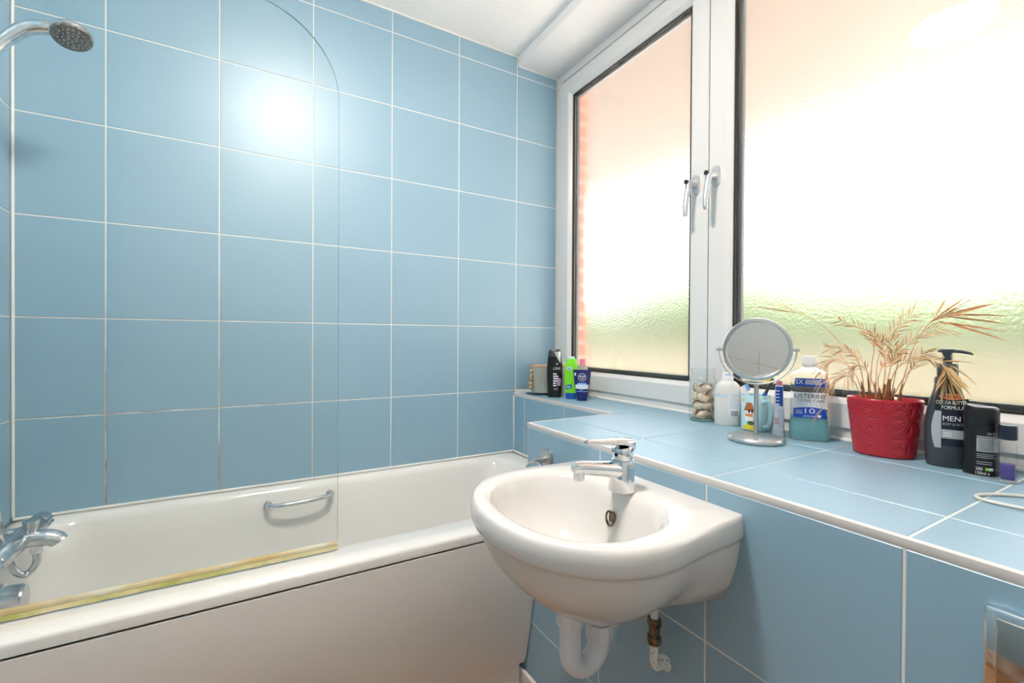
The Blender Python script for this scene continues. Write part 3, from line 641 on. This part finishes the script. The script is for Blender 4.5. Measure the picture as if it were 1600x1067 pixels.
# ------------------------------------------------------------------ things on the worktop
jar = thing('glass_jar', 'clear glass storage jar full of seashells on the worktop', 'jar', (1.962, -.917, S))
obj('jar_wall', MB().lathe([(.030, 0), (.038, .001), (.0415, .005), (.0420, .02), (.0420, .125), (.040, .136), (.0355, .142), (.0355, .146), (.0370, .147), (.0370, .150), (.0355, .151), (.0355, .156), (.0370, .157), (.0370, .166), (.0360, .168), (.0345, .166), (.0335, .142), (.038, .134), (.0398, .124), (.0398, .02), (.0385, .008), (.003, .007)], 40), JARG, jar)
obj('glass_foot', MB().lathe([(.029, .0005), (.0372, .0015), (.0385, .006), (.030, .0068), (.003, .0068)], 36), mat('green_bottle_glass', (.35, .62, .55), .05, trans=.6, ior=1.2), jar)
obj('clip_wire', MB().tube([(.0425*cos(t), .0425*sin(t), .134-.012*abs(sin(t*1.0))) for t in [pi*.75+pi*.7*k/20 for k in range(21)]], .0012, 6), STEEL, jar)
def shell_mesh(s_):
    mb = MB(); nr, na = 5, 14; vs = [(0, -s_*.95, .0)]; fs = []
    for i in range(1, nr+1):
        f = i/nr
        for j in range(na+1):
            a = (j/na-.5)*2.5; ridge = .11*s_*f*(1 if j % 2 else 0); r0 = s_*1.9*f*(1-.10*abs(a)**2/1.3)
            vs.append((r0*sin(a), -s_*.95+r0*cos(a), s_*.62*sin(pi*min(1, f*.9+.08))*(1-.25*a*a)**1+ridge))
    for j in range(na): fs.append((0, 1+j, 2+j))
    for i in range(nr-1):
        for j in range(na): k = 1+i*(na+1)+j; fs.append((k, k+na+1, k+na+2, k+1))
    n = len(vs); vs += [(x, y, z-s_*.10) for x, y, z in vs]; fs += [tuple(reversed([i+n for i in f])) for f in fs[:]]
    return mb.add(vs, fs)
smesh = {}
SH_L = ['cream ribbed seashell inside the clear glass jar', 'peach ribbed seashell inside the clear glass jar', 'brown streaked seashell inside the clear glass jar']
rnd = random.Random(11)
for lay in range(4):
    for k in range(5):
        q = rnd.choice([0, 0, 1, 1, 2]); a = 2*pi*(k+.5*(lay % 2))/5+rnd.uniform(-.08, .08)
        if q not in smesh:
            o = obj('seashell', shell_mesh(.0128), SHELLS[q], smooth=70); smesh[q] = o.data
        else: o = bpy.data.objects.new('seashell', smesh[q]); col.objects.link(o)
        tag(o, SH_L[q].replace('inside', 'in the %s layer inside' % ('bottom', 'second', 'third', 'top')[lay]), 'shell', 'seashells in the glass jar')
        rad_ = .0235; z = ZT+.021+.0275*lay
        o.location = (1.962+rad_*cos(a), -.917+rad_*sin(a), z)
        out_ = Vector((cos(a), sin(a), rnd.uniform(-.05, .25))).normalized()      # convex side outwards
        e = out_.cross(Vector((0, 0, 1))).normalized(); sp_ = rnd.uniform(-.9, .9); f_ = out_.cross(e)
        xx = e*cos(sp_)+f_*sin(sp_); yy = out_.cross(xx)
        o.rotation_euler = Matrix((xx, yy, out_)).transposed().to_euler()

b = thing('lotion_bottle', 'milky white lotion bottle with pale blue band beside the shell jar', 'bottle', (1.958, -1.008, S), -58)
obj('body', eloft([(0, .066, .038), (.004, .072, .043), (.05, .074, .045), (.105, .074, .045), (.122, .066, .042), (.132, .046, .034), (.135, .034, .030)], e=2.8), LIQW, b)
cpo = obj('cap', MB().loft([[((.0155+(.0007 if j % 2 else 0))*k*cos(2*pi*j/40), (.0155+(.0007 if j % 2 else 0))*k*sin(2*pi*j/40), z) for j in range(40)] for z, k in ((.1352, 1), (.150, 1), (.152, .95), (.158, .93), (.160, .88))]), WPLAST, b)
lbf = srectf(.074, .045, 2.8)
patch(cpo, 'blue_mark', -.007, .008, .1525, .1565, lambda x, z: -.0146*sqrt(max(0, 1-(x/.0147)**2)), SKYB, eps=.0006)
patch(b, 'blue_band', -.034, .000, .088, .094, lbf, mat('pale_blue_print', (.45, .62, .76), .4))
patch(b, 'back_label', .004, .034, .030, .105, lbf, WLABEL)
lines(b, 'fine_print', .007, .031, .055, .102, 9, lbf, PRINTG, gap=.25)
lines(b, 'barcode', .010, .030, .032, .048, 6, lbf, PRINTK, gap=.4, ragged=0)
b = thing('travel_bottle', 'slim clear-capped bottle tucked behind the milky lotion bottle', 'bottle', (1.999, -.976, S))
obj('body', MB().lathe([(.014, 0), (.0165, .002), (.0165, .135), (.013, .145), (.0115, .150)], 24), WPLAST, b)
obj('cap', MB().lathe([(.0165, .1505), (.0168, .153), (.0168, .182), (.0155, .185), (.003, .1855)], 24), LIQW, b)

# mirror on a stand
mr = thing('vanity_mirror', 'round steel vanity mirror on a pedestal stand in front of the mug', 'mirror', (1.823, -1.181, S), -50)
obj('base', MB().lathe([(.062, 0), (.066, .002), (.0665, .008), (.062, .0125), (.040, .0155), (.003, .016)], 48), STEEL, mr)
zc = .236; Rm = .0805; tilt = radians(6)
obj('post', MB().lathe([(.0058, .0155), (.0052, .02), (.0052, zc-.094), (.0062, zc-.094), (.0062, zc-.0885)], 20), STEEL, mr)
yk = [((Rm+.009)*sin(t), 0, zc-(Rm+.009)*cos(t)) for t in [-pi/2*1.04+pi*1.04*k/40 for k in range(41)]]
rings = []
for i, p in enumerate(yk):
    t = -pi/2*1.04+pi*1.04*i/40; nr = Vector((sin(t), 0, -cos(t))); c = Vector(p)
    rings.append([c+nr*.0012+Vector((0, -.006, 0)), c+nr*.0012+Vector((0, .006, 0)), c-nr*.0012+Vector((0, .006, 0)), c-nr*.0012+Vector((0, -.006, 0))])
obj('yoke', MB().loft(rings), STEEL, mr)
def mrot(x, y, z): return (x, y*cos(tilt)-(z)*sin(tilt), zc+y*sin(tilt)+z*cos(tilt))
def mring(rad_, y): return [mrot(rad_*cos(2*pi*j/56), y, rad_*sin(2*pi*j/56)) for j in range(56)]
fr_ = obj('mirror_frame', MB().loft([mring(Rm-.0095, -.0055), mring(Rm-.0075, -.0078), mring(Rm, -.0065), mring(Rm+.001, 0), mring(Rm, .0065), mring(Rm-.0075, .0078), mring(Rm-.0095, .0055)], False, False), STEEL, mr)
obj('mirror_glass', MB().loft([mring(Rm-.009, -.0052), mring(Rm-.009, .0052)]), MIRROR, fr_, smooth=30)
for s_ in (-1, 1): obj('pivot_screw', MB().cyl((s_*(Rm-.001), 0, zc), (s_*(Rm+.016), 0, zc), .0042, 14), STEEL, mr)

# mug with toothbrushes
mug = thing('mug', 'pale blue mug printed with a little cottage behind the vanity mirror', 'mug', (1.962, -1.094, S), -59)
obj('cup', MB().lathe([(.034, 0), (.037, .002), (.038, .006), (.0385, .100), (.0380, .1025), (.0365, .1015), (.0355, .095), (.035, .008), (.003, .006)], 44), MUGB, mug)
hpt = smoothpts([(.020, -.033, .084), (.031, -.050, .090), (.037, -.060, .078), (.037, -.060, .050), (.032, -.052, .022), (.022, -.035, .016)], 5)
obj('handle', MB().tube(hpt, .0058, 14), MUGB, mug)
mf = lambda x, z: -.0386*sqrt(max(0, 1-(min(.0384, abs(x))/.0386)**2))
patch(mug, 'cottage_wall', -.026, -.004, .030, .062, mf, PRINTW)
patch(mug, 'cottage_roof', -.029, -.002, .058, .082, mf, mat('cottage_roof_print', (.42, .13, .04), .5), eps=.0007, shape=lambda u, v: (.5+(u-.5)*(1-.55*v), v))
patch(mug, 'cottage_front', -.025, -.006, .042, .050, mf, ORANGE, eps=.0008)
for x in (-.018, -.010): patch(mug, 'cottage_window', x, x+.0045, .053, .062, mf, PRINTK, eps=.001)
patch(mug, 'meadow', -.032, -.003, .004, .022, mf, YELLOW, shape=lambda u, v: (u, v*(.4+.6*sin(pi*u*.8))))
patch(mug, 'bush', -.020, -.003, .018, .030, mf, GREENP, eps=.0006, shape=disc, nx=18)
patch(mug, 'printed_sun', -.035, -.029, .082, .091, mf, YELLOW, shape=disc, nx=16)
def brush(label, base, tip, mh, ms):
    a, c = Vector(base), Vector(tip); d = (c-a).normalized(); t = thing('toothbrush', label, 'toothbrush', (0, 0, 0))
    L = (c-a).length
    obj('handle', MB().tube([a, a+d*L*.5, a+d*L*.78, a+d*L*.88, c], [.0045, .0055, .004, .0042, .0045], 12), mh, t)
    side = d.cross(Vector((0, 0, 1))).normalized().cross(d)
    mb = MB()
    for k in range(5): p = a+d*L*(.87+.03*k); mb.cyl(p+side*.003, p+side*.013, .0028, 8)
    obj('bristles', mb, ms, t)
    obj('grip', MB().tube([a+d*L*.45, a+d*L*.47, a+d*L*.68, a+d*L*.70], [.0052, .0062, .0056, .0045], 12), ROYAL, t)
MX, MY_ = 1.962, -1.094
brush('short white and blue toothbrush leaning in the cottage mug', (MX+.022, MY_-.008, S+.012), (MX-.006, MY_+.034, S+.125), WPLAST, SKYB)
brush('long dark toothbrush leaning out of the cottage mug', (MX-.018, MY_+.008, S+.012), (MX+.012, MY_-.044, S+.152), CHARC, YELLOW)
b = thing('toothpaste_tube', 'blue and white toothpaste tube with pink tip standing beside the mouthwash', 'tube', (1.936, -1.176, S), -61)
tp = [(0, .030, .022), (.003, .031, .024), (.018, .030, .024), (.0185, .027, .022), (.06, .025, .018), (.11, .021, .012), (.138, .018, .007)]
obj('body', eloft(tp[3:], e=2.4), WLABEL, b); obj('cap', eloft(tp[:3], e=2.4), mat('frosted_plastic', (.74, .76, .80), .4), b)
obj('pink_tip', eloft([(.1382, .013, .007), (.146, .014, .008), (.150, .010, .006)], e=2.2), PINK, b)
def tpf(x, z):
    for (za_, wa, da), (zb_, wb, db) in zip(tp, tp[1:]):
        if za_ <= z <= zb_: k = (z-za_)/(zb_-za_) if zb_ > za_ else 0; return srectf(wa+(wb-wa)*k, da+(db-da)*k, 2.4)(x, z)
    return -.004
patch(b, 'blue_panel', -.008, .009, .080, .134, tpf, BLUEL, nz=10, shape=lambda u, v: (u, v*(1-.0*u)+.15*(1-u)*(1-v)))
lines(b, 'fine_print', -.008, .004, .086, .130, 5, tpf, PRINTW, gap=.35)
lines(b, 'fine_print', -.010, .002, .034, .052, 3, tpf, PINK, gap=.5)
patch(b, 'pale_panel', -.002, .010, .024, .074, tpf, PALEL, nz=10)

# mouthwash
b = thing('mouthwash_bottle', 'clear mouthwash bottle with blue label and teal liquid in its foot', 'bottle', (1.961, -1.240, S), -57)
lp = [(0, .080, .046), (.003, .086, .050), (.010, .088, .052), (.048, .088, .052), (.052, .084, .049), (.058, .083, .048), (.165, .083, .048), (.176, .076, .045), (.183, .056, .038), (.187, .036, .032), (.192, .030, .030), (.196, .030, .030)]
obj('bottle_wall', eloft(lp, 48, 5), CLEARP, b)
obj('mouthwash', eloft([(.003, .081, .046), (.006, .084, .049), (.046, .084, .049), (.050, .081, .0465), (.062, .0805, .0455)], 48, 5), TEAL, b)
obj('neck_collar', MB().lathe([(.0155, .187), (.0175, .1875), (.0175, .190), (.0155, .1905)], 28, cap0=False, cap1=False), CLEARP, b)
obj('cap', MB().loft([[(r_*(1 if j % 2 else .97)*cos(2*pi*j/48), r_*(1 if j % 2 else .97)*sin(2*pi*j/48), z) for j in range(48)] for r_, z in ((.0165, .1915), (.0172, .193), (.0168, .216), (.0155, .219), (.004, .2195))]), WPLAST, b)
lf = srectf(.083, .048, 5)
patch(b, 'front_label', -.037, .037, .060, .126, lf, WLABEL, nx=16)
patch(b, 'blue_field', -.037, .037, .060, .088, lf, BLUEL, eps=.0007, nx=16, shape=lambda u, v: (u, v*(.84+.16*sin(pi*u))))
patch(b, 'neck_label', -.036, .037, .141, .162, lf, BLUEL, nx=16, shape=lambda u, v: (u*(1-.06*v)+.03*v, v))
lettering(b, '5X', -.033, -.016, .147, .159, lf, PRINTW, .02)
lines(b, 'fine_print', -.012, .026, .147, .160, 4, lf, PRINTW, gap=.5)
lettering(b, 'LISTERINE', -.034, .034, .111, .122, lf, PRINTK, .02, eps=.001)
lettering(b, 'TOTAL CARE', -.030, .031, .101, .108, lf, PRINTK, .015, eps=.001)
lettering(b, 'STAY WHITE', -.026, .026, .091, .098, lf, PALEL, .0, eps=.0012)
lettering(b, '10', -.012, .010, .072, .085, lf, PRINTW, .02, eps=.0012)
patch(b, 'arrow_mark', .012, .020, .070, .080, lf, PRINTW, eps=.0012, nx=10, nz=1, shape=lambda u, v: (u, .15+.8*u*u+.15*v))
lettering(b, 'ARCTIC MINT', -.016, .012, .0625, .0665, lf, PRINTW, .02, eps=.0012)
patch(b, 'small_square', .016, .023, .0625, .069, lf, PRINTW, eps=.0012)
lines(b, 'fine_print', -.033, -.016, .070, .082, 4, lf, PALEL, gap=.3, eps=.0012)

# red pot and its dead palm
PX, PYY = 1.945, -1.408
pot = thing('flower_pot', 'red glazed oval flower pot with embossed pattern on the worktop', 'flower pot', (PX, PYY, S), -70)
NP, HP = 256, .130
def potring(f, z, off=0):
    return [((.054+.014*f+off)*cos(2*pi*j/NP), (.040+.012*f+off)*sin(2*pi*j/NP), z) for j in range(NP)]
def emb(j, z):                                      # overlapping-circle relief
    u_ = j/NP*8; v_ = z/HP*3.0; best = 9
    for cu in range(int(u_)-1, int(u_)+3):
        for cv in range(-1, 5):
            d_ = sqrt((u_-cu)**2+((v_-cv))**2); best = min(best, abs(d_-.98), abs(d_-.86))
    return .0017*max(0, 1-best/.075)
rings = [potring(-.02, 0, -.004), potring(0, .0015)]
for i in range(1, 91):
    z = .0015+(HP-.012)*i/90; base = potring(z/HP, z)
    rings.append([(x*(1+emb(j, z)/.05), y*(1+emb(j, z)/.04), z_) for j, (x, y, z_) in enumerate(base)])
rings += [potring(1.0, HP-.006, .001), potring(1.02, HP-.002, .0014), potring(1.02, HP, -.0008), potring(1.0, HP-.002, -.0035), potring(.9, HP-.03, -.004), potring(.8, HP-.034, -.02)]
obj('pot_wall', MB().loft(rings), RED, pot, smooth=60)
palm = thing('potted_palm', 'dried out brown palm with thin feathery fronds in the red pot', 'plant', (0, 0, 0))
rnd = random.Random(5)
mbS = MB(); ce = Vector((PX, PYY, S+HP-.032)); rz = radians(-70)
def pl2(x, y, z): return (PX+x*cos(rz)-y*sin(rz), PYY+x*sin(rz)+y*cos(rz), S+z)
obj('soil', MB().loft([[pl2(.056*k*cos(2*pi*j/40), .040*k*sin(2*pi*j/40), HP-.0325+.012*(1-k)+.002*rnd.random()) for j in range(40)] for k in (1, .75, .5, .25, .05)]), SOIL, palm)
def at(px_, py_, off=0.0):                          # a photo pixel on the upright plane through the pot, moved back by off
    n_ = Vector((PX-CAM.x, PYY-CAM.y, 0)).normalized(); d_ = ray(px_, py_); t_ = ((Vector((PX, PYY, 0))-CAM).dot(n_)+off)/d_.dot(n_)
    return CAM+d_*t_
def clampx(p): p = Vector(p); p.x = min(p.x, XW-.016); return p
def leaf(mb, a, d, L, wd, droop, rnd):
    d = d.normalized(); sd = d.cross(Vector((rnd.uniform(-1, 1), rnd.uniform(-1, 1), rnd.uniform(-.6, 1)))).normalized()
    p1 = a+d*L*.35+Vector((0, 0, -droop*L*.08)); p2 = a+d*L*.7+Vector((0, 0, -droop*L*.35)); p3 = a+d*L+Vector((0, 0, -droop*L*.8))
    nr = d.cross(sd).normalized()*wd*.25
    vs = [clampx(q) for q in (a, p1+sd*wd, p1-sd*wd, p2+sd*wd*.75, p2-sd*wd*.75, p3, p1+nr, p2+nr)]
    mb.add(vs, [(0, 1, 6), (0, 6, 2), (1, 3, 7, 6), (6, 7, 4, 2), (3, 5, 7), (7, 5, 4)])
def frond(path, m, n=14, L=.035, wd=.0011, t0=.45, spread=.7, droop=.3, stem=.0013, fan=None, off0=0.0, off1=0.0):
    k_ = len(path)
    P = smoothpts([clampx(at(x, y, off0+(off1-off0)*i/(k_-1))) for i, (x, y) in enumerate(path)], 8)
    mb = MB(); N = len(P); mb.tube(P, [stem*(1-.75*i/N) for i in range(N)], 5)
    view = (P[N//2]-CAM).normalized()
    n = int(n*1.35); L *= 1.15
    for i in range(n):
        t = t0+(1-t0)*(i+.5)/n; f = t*(N-1); k = int(f); a = P[k].lerp(P[min(k+1, N-1)], f-k); tg = (P[min(k+1, N-1)]-P[max(k-1, 0)]).normalized()
        sd = tg.cross(view).normalized()
        for s_ in (-1, 1):
            d = tg+sd*s_*spread*rnd.uniform(.6, 1.3)+view*rnd.uniform(-.5, .5)
            leaf(mb, a, d, L*rnd.uniform(.65, 1.2)*(1-.3*abs(t-.7)), wd*rnd.uniform(.9, 1.7), droop*rnd.uniform(.2, 1.4), rnd)
    for tx_, ty_ in (fan or []):
        a = P[int((N-1)*rnd.uniform(.72, .98))]; q = at(tx_, ty_, off1+rnd.uniform(-.02, .02)); leaf(mb, a, q-a, (q-a).length, wd*2.2, .05, rnd)
    return obj('frond', mb, m, palm, smooth=None, recalc=False)
frond([(1353,628),(1342,569),(1316,540),(1291,514),(1251,488),(1212,474)], RUST, n=0, stem=.0012, fan=[(1181,467),(1171,476),(1196,468),(1205,468)], wd=.0007, off1=-.02)
frond([(1401,630),(1412,590),(1428,542),(1455,502),(1487,489)], RUST, n=7, L=.030, wd=.0010, t0=.72, spread=.5, droop=.1, stem=.0013, fan=[(1530,458),(1570,468),(1581,491),(1583,504),(1581,531),(1510,462),(1560,470),(1570,515),(1480,462)], off1=-.03)
frond([(1358,625),(1362,570),(1365,540),(1350,515),(1312,501)], RUST, n=9, L=.024, wd=.0011, t0=.45, droop=.1, off1=-.01)
frond([(1368,622),(1372,560),(1395,520),(1425,490)], STRAWP, n=12, L=.035, wd=.0009, t0=.5, off1=.02)
frond([(1404,625),(1420,583),(1440,562),(1472,566),(1482,592)], STRAW, n=9, L=.042, wd=.0018, t0=.62, spread=.8, droop=.7, stem=.0011, fan=[(1458,628),(1470,632),(1496,640),(1500,645),(1520,620),(1505,575),(1500,590),(1515,605)], off1=-.055)
frond([(1350,620),(1335,583),(1310,561),(1290,570),(1286,600)], STRAWP, n=14, L=.035, wd=.0010, t0=.35, droop=.6, off1=-.02)
frond([(1346,622),(1330,590),(1304,592),(1288,640)], STRAWP, n=14, L=.034, wd=.0010, t0=.35, droop=.8, off1=-.035)
frond([(1360,620),(1352,572),(1325,549),(1298,545)], STRAWP, n=12, L=.030, wd=.0009, t0=.4, droop=.4, off1=.01)
frond([(1378,620),(1383,575),(1380,545),(1364,520)], RUST, n=10, L=.026, wd=.0011, t0=.45, droop=.1)
frond([(1385,620),(1400,578),(1432,556),(1460,562)], STRAWP, n=12, L=.032, wd=.0009, t0=.4, droop=.5, off1=.01)
frond([(1392,620),(1405,562),(1430,527),(1472,512)], STRAWP, n=12, L=.034, wd=.0009, t0=.5, droop=.3, off1=.015)
frond([(1382,620),(1390,580),(1398,555),(1392,530)], STRAW, n=12, L=.030, wd=.0010, t0=.4, droop=.2, off1=-.02)
frond([(1370,620),(1358,585),(1340,570),(1320,590)], STRAWP, n=12, L=.030, wd=.0009, t0=.4, droop=.6, off1=-.03)
frond([(1395,620),(1412,590),(1430,570),(1445,548)], STRAW, n=9, L=.024, wd=.0009, t0=.5, droop=.3, off1=.0)
frond([(1375,620),(1372,590),(1385,565),(1410,545)], RUST, n=8, L=.026, wd=.0014, t0=.5, droop=.2, off1=-.01)
for x, y, x2, y2, r_ in ((1352, 629, 1346, 596, .0030), (1362, 630, 1356, 588, .0034), (1369, 630, 1367, 597, .0036), (1378, 631, 1383, 600, .0045), (1386, 631, 1390, 592, .0052), (1392, 630, 1398, 606, .003), (1401, 629, 1410, 600, .0038), (1375, 630, 1374, 606, .005)):
    a, c = at(x, y, 0), at(x2, y2, rnd.uniform(-.01, .01)); a.z = S+HP-.030
    obj('stem_base', MB().tube([a, a.lerp(c, .5)+Vector((rnd.uniform(-.001, .001), 0, 0)), c], [r_*.8, r_, r_*.35], 8), STEMB, palm)

# pump lotion bottle
b = thing('pump_bottle', 'charcoal pump lotion bottle beside the red flower pot', 'bottle', (1.952, -1.514, S), -74)
pp = [(0, .058, .040), (.003, .064, .045), (.02, .068, .048), (.06, .071, .050), (.10, .068, .049), (.135, .057, .044), (.158, .044, .038), (.170, .040, .036), (.178, .042, .037), (.183, .041, .036), (.187, .034, .032)]
obj('body', eloft(pp, 44, 2.5), CHARC, b)
def ppf(x, z):
    for (za_, wa, da), (zb_, wb, db) in zip(pp, pp[1:]):
        if za_ <= z <= zb_: k = (z-za_)/(zb_-za_); return srectf(wa+(wb-wa)*k, da+(db-da)*k, 2.5)(x, z)
    return -.02
obj('collar', MB().loft([[(r_*(1 if j % 2 else .96)*cos(2*pi*j/40), r_*(1 if j % 2 else .96)*sin(2*pi*j/40), z) for j in range(40)] for r_, z in ((.0165, .1872), (.0170, .189), (.0165, .212), (.0150, .214), (.003, .2145))]), CHARC, b)
ph = obj('pump_head', MB().lathe([(.0075, .2146), (.0075, .232), (.0095, .236), (.0115, .240), (.0110, .244), (.003, .2450)], 24), CHARC, b)
obj('nozzle', MB().loft([[(x, w_*cos(2*pi*j/14), z+h_*sin(2*pi*j/14)) for j in range(14)] for x, z, w_, h_ in ((-.015, .2395, .007, .0035), (.0, .240, .010, .0042), (.018, .239, .006, .004), (.030, .2365, .0045, .0034), (.036, .2345, .004, .003))]), CHARC, ph)
obj('lotion_drop', MB().cyl((.0355, 0, .2346), (.0385, 0, .2336), .003, 10), YELLOW, ph)
patch(b, 'dark_label', -.018, .032, .118, .142, ppf, BLACKP, nx=14)
patch(b, 'dark_label', -.008, .032, .045, .118, ppf, mat('dark_navy_print', (.010, .013, .03), .4), nx=12, nz=8)
patch(b, 'silver_swirl', -.0235, -.0085, .040, .116, ppf, PRINTG, nx=6, nz=14, shape=lambda u, v: (1-(1-u)*(.35+.65*sin(pi*(.15+.7*v))), v))
patch(b, 'orange_oval', -.012, .026, .140, .153, ppf, ORANGE, eps=.0009, nx=24, shape=disc)
lettering(b, "PALMER'S", -.006, .020, .1435, .1495, ppf, PRINTK, .02, eps=.0014)
lettering(b, 'COCOA BUTTER', -.017, .030, .131, .138, ppf, PRINTW, .02, eps=.0012)
lettering(b, 'FORMULA', -.008, .026, .1205, .128, ppf, PRINTW, .02, eps=.0012)
lettering(b, 'MEN', -.006, .020, .097, .107, ppf, PRINTW, .03, eps=.0012)
lettering(b, 'BODY & FACE', -.006, .024, .088, .093, ppf, PRINTG, .02, eps=.0012)
patch(b, 'grey_box', -.008, .024, .061, .079, ppf, PRINTG, eps=.0008)
lines(b, 'fine_print', -.005, .012, .066, .076, 2, ppf, PRINTW, gap=.35, eps=.0012)
patch(b, 'embossed_mark', -.010, .018, .018, .026, ppf, CHARC, eps=.0016, shape=lambda u, v: (u, v*abs(sin(3*pi*u))))

# deodorant can
b = thing('deodorant_can', 'black deodorant spray can with white print between pump bottle and scent vial', 'can', (1.922, -1.573, S), -72)
obj('can_body', MB().lathe([(.0225, .002), (.0250, .0035), (.0250, .098), (.0245, .1005)], 44), BLACKP, b)
obj('base_rim', MB().lathe([(.0215, 0), (.0250, .0), (.0254, .0018), (.0250, .0034), (.022, .0034)], 44), STEEL, b)
cpr = [[(r_*cos(2*pi*j/44), r_*sin(2*pi*j/44), z+sl_*max(0, cos(2*pi*j/44-2.6))) for j in range(44)] for r_, z, sl_ in ((.0246, .1008, 0), (.0250, .102, 0), (.0250, .126, 0), (.0240, .131, .002), (.0205, .134, .003), (.012, .1325, .001), (.002, .1325, 0))]
obj('cap', MB().loft(cpr), BLACKP, b)
cf = lambda x, z: -.0250*sqrt(max(0, 1-(min(.0249, abs(x))/.0250)**2))
patch(b, 'text_panel', -.008, .0235, .050, .076, cf, PRINTG, nx=14)
lines(b, 'fine_print', -.006, .022, .052, .075, 9, cf, PRINTK, gap=.35, ragged=.1)
lettering(b, '24H BODY', .006, .0243, .082, .0875, cf, PRINTG, .02)
lines(b, 'fine_print', -.008, .022, .0775, .0805, 1, cf, PRINTG, gap=.7)
lines(b, 'fine_print', -.008, .020, .038, .048, 3, cf, PRINTG, gap=.3)
lines(b, 'fine_print', -.008, .022, .026, .034, 2, cf, PRINTG, gap=.3)
lettering(b, '280', -.009, .0005, .0145, .020, cf, PRINTW, .02)
patch(b, 'green_badge', .004, .009, .0145, .020, cf, LIME)
patch(b, 'white_badge', .009, .015, .0145, .020, cf, PRINTW)
lettering(b, '38', .0165, .0215, .0145, .020, cf, PRINTG, .02)
lettering(b, '150ml e', -.009, .010, .0065, .012, cf, PRINTW, .04)
# scent vial
b = thing('perfume_vial', 'small clear square vial with dark cap and purple liquid', 'vial', (1.904, -1.6125, S), -70)
obj('vial_wall', eloft([(0, .022, .020), (.002, .024, .022), (.068, .024, .022), (.074, .020, .018), (.077, .014, .014), (.079, .014, .014)], 40, 6), VIALG, b)
obj('scent', eloft([(.006, .017, .015), (.0075, .019, .017), (.034, .019, .017)], 40, 4), PURPLE, b)
obj('glass_base', eloft([(.0008, .021, .019), (.005, .021, .019)], 40, 6), mat('thick_glass_base', (.80, .80, .80), .1, trans=.5, ior=1.3), b)
obj('cap', MB().lathe([(.0122, .0792), (.0128, .081), (.0128, .104), (.0118, .106), (.003, .1062)], 30), mat('navy_black_plastic', (.014, .018, .035), .2), b)
# white cable
cpts = [(1.862, -1.80, ZT+.0030), (1.835, -1.70, ZT+.0030), (1.800, -1.645, ZT+.0030), (1.762, -1.617, ZT+.0030), (1.735, -1.613, ZT+.0030), (1.722, -1.628, ZT+.0030), (1.722, -1.66, ZT+.0030), (1.730, -1.72, ZT+.0030), (1.745, -1.80, ZT+.0030), (1.76, -1.95, ZT+.0030)]
tag(obj('charging_cable', MB().tube(smoothpts(cpts, 6), .0026, 10), CABLE), 'thin cream cable looped on the tiled worktop', 'cable')
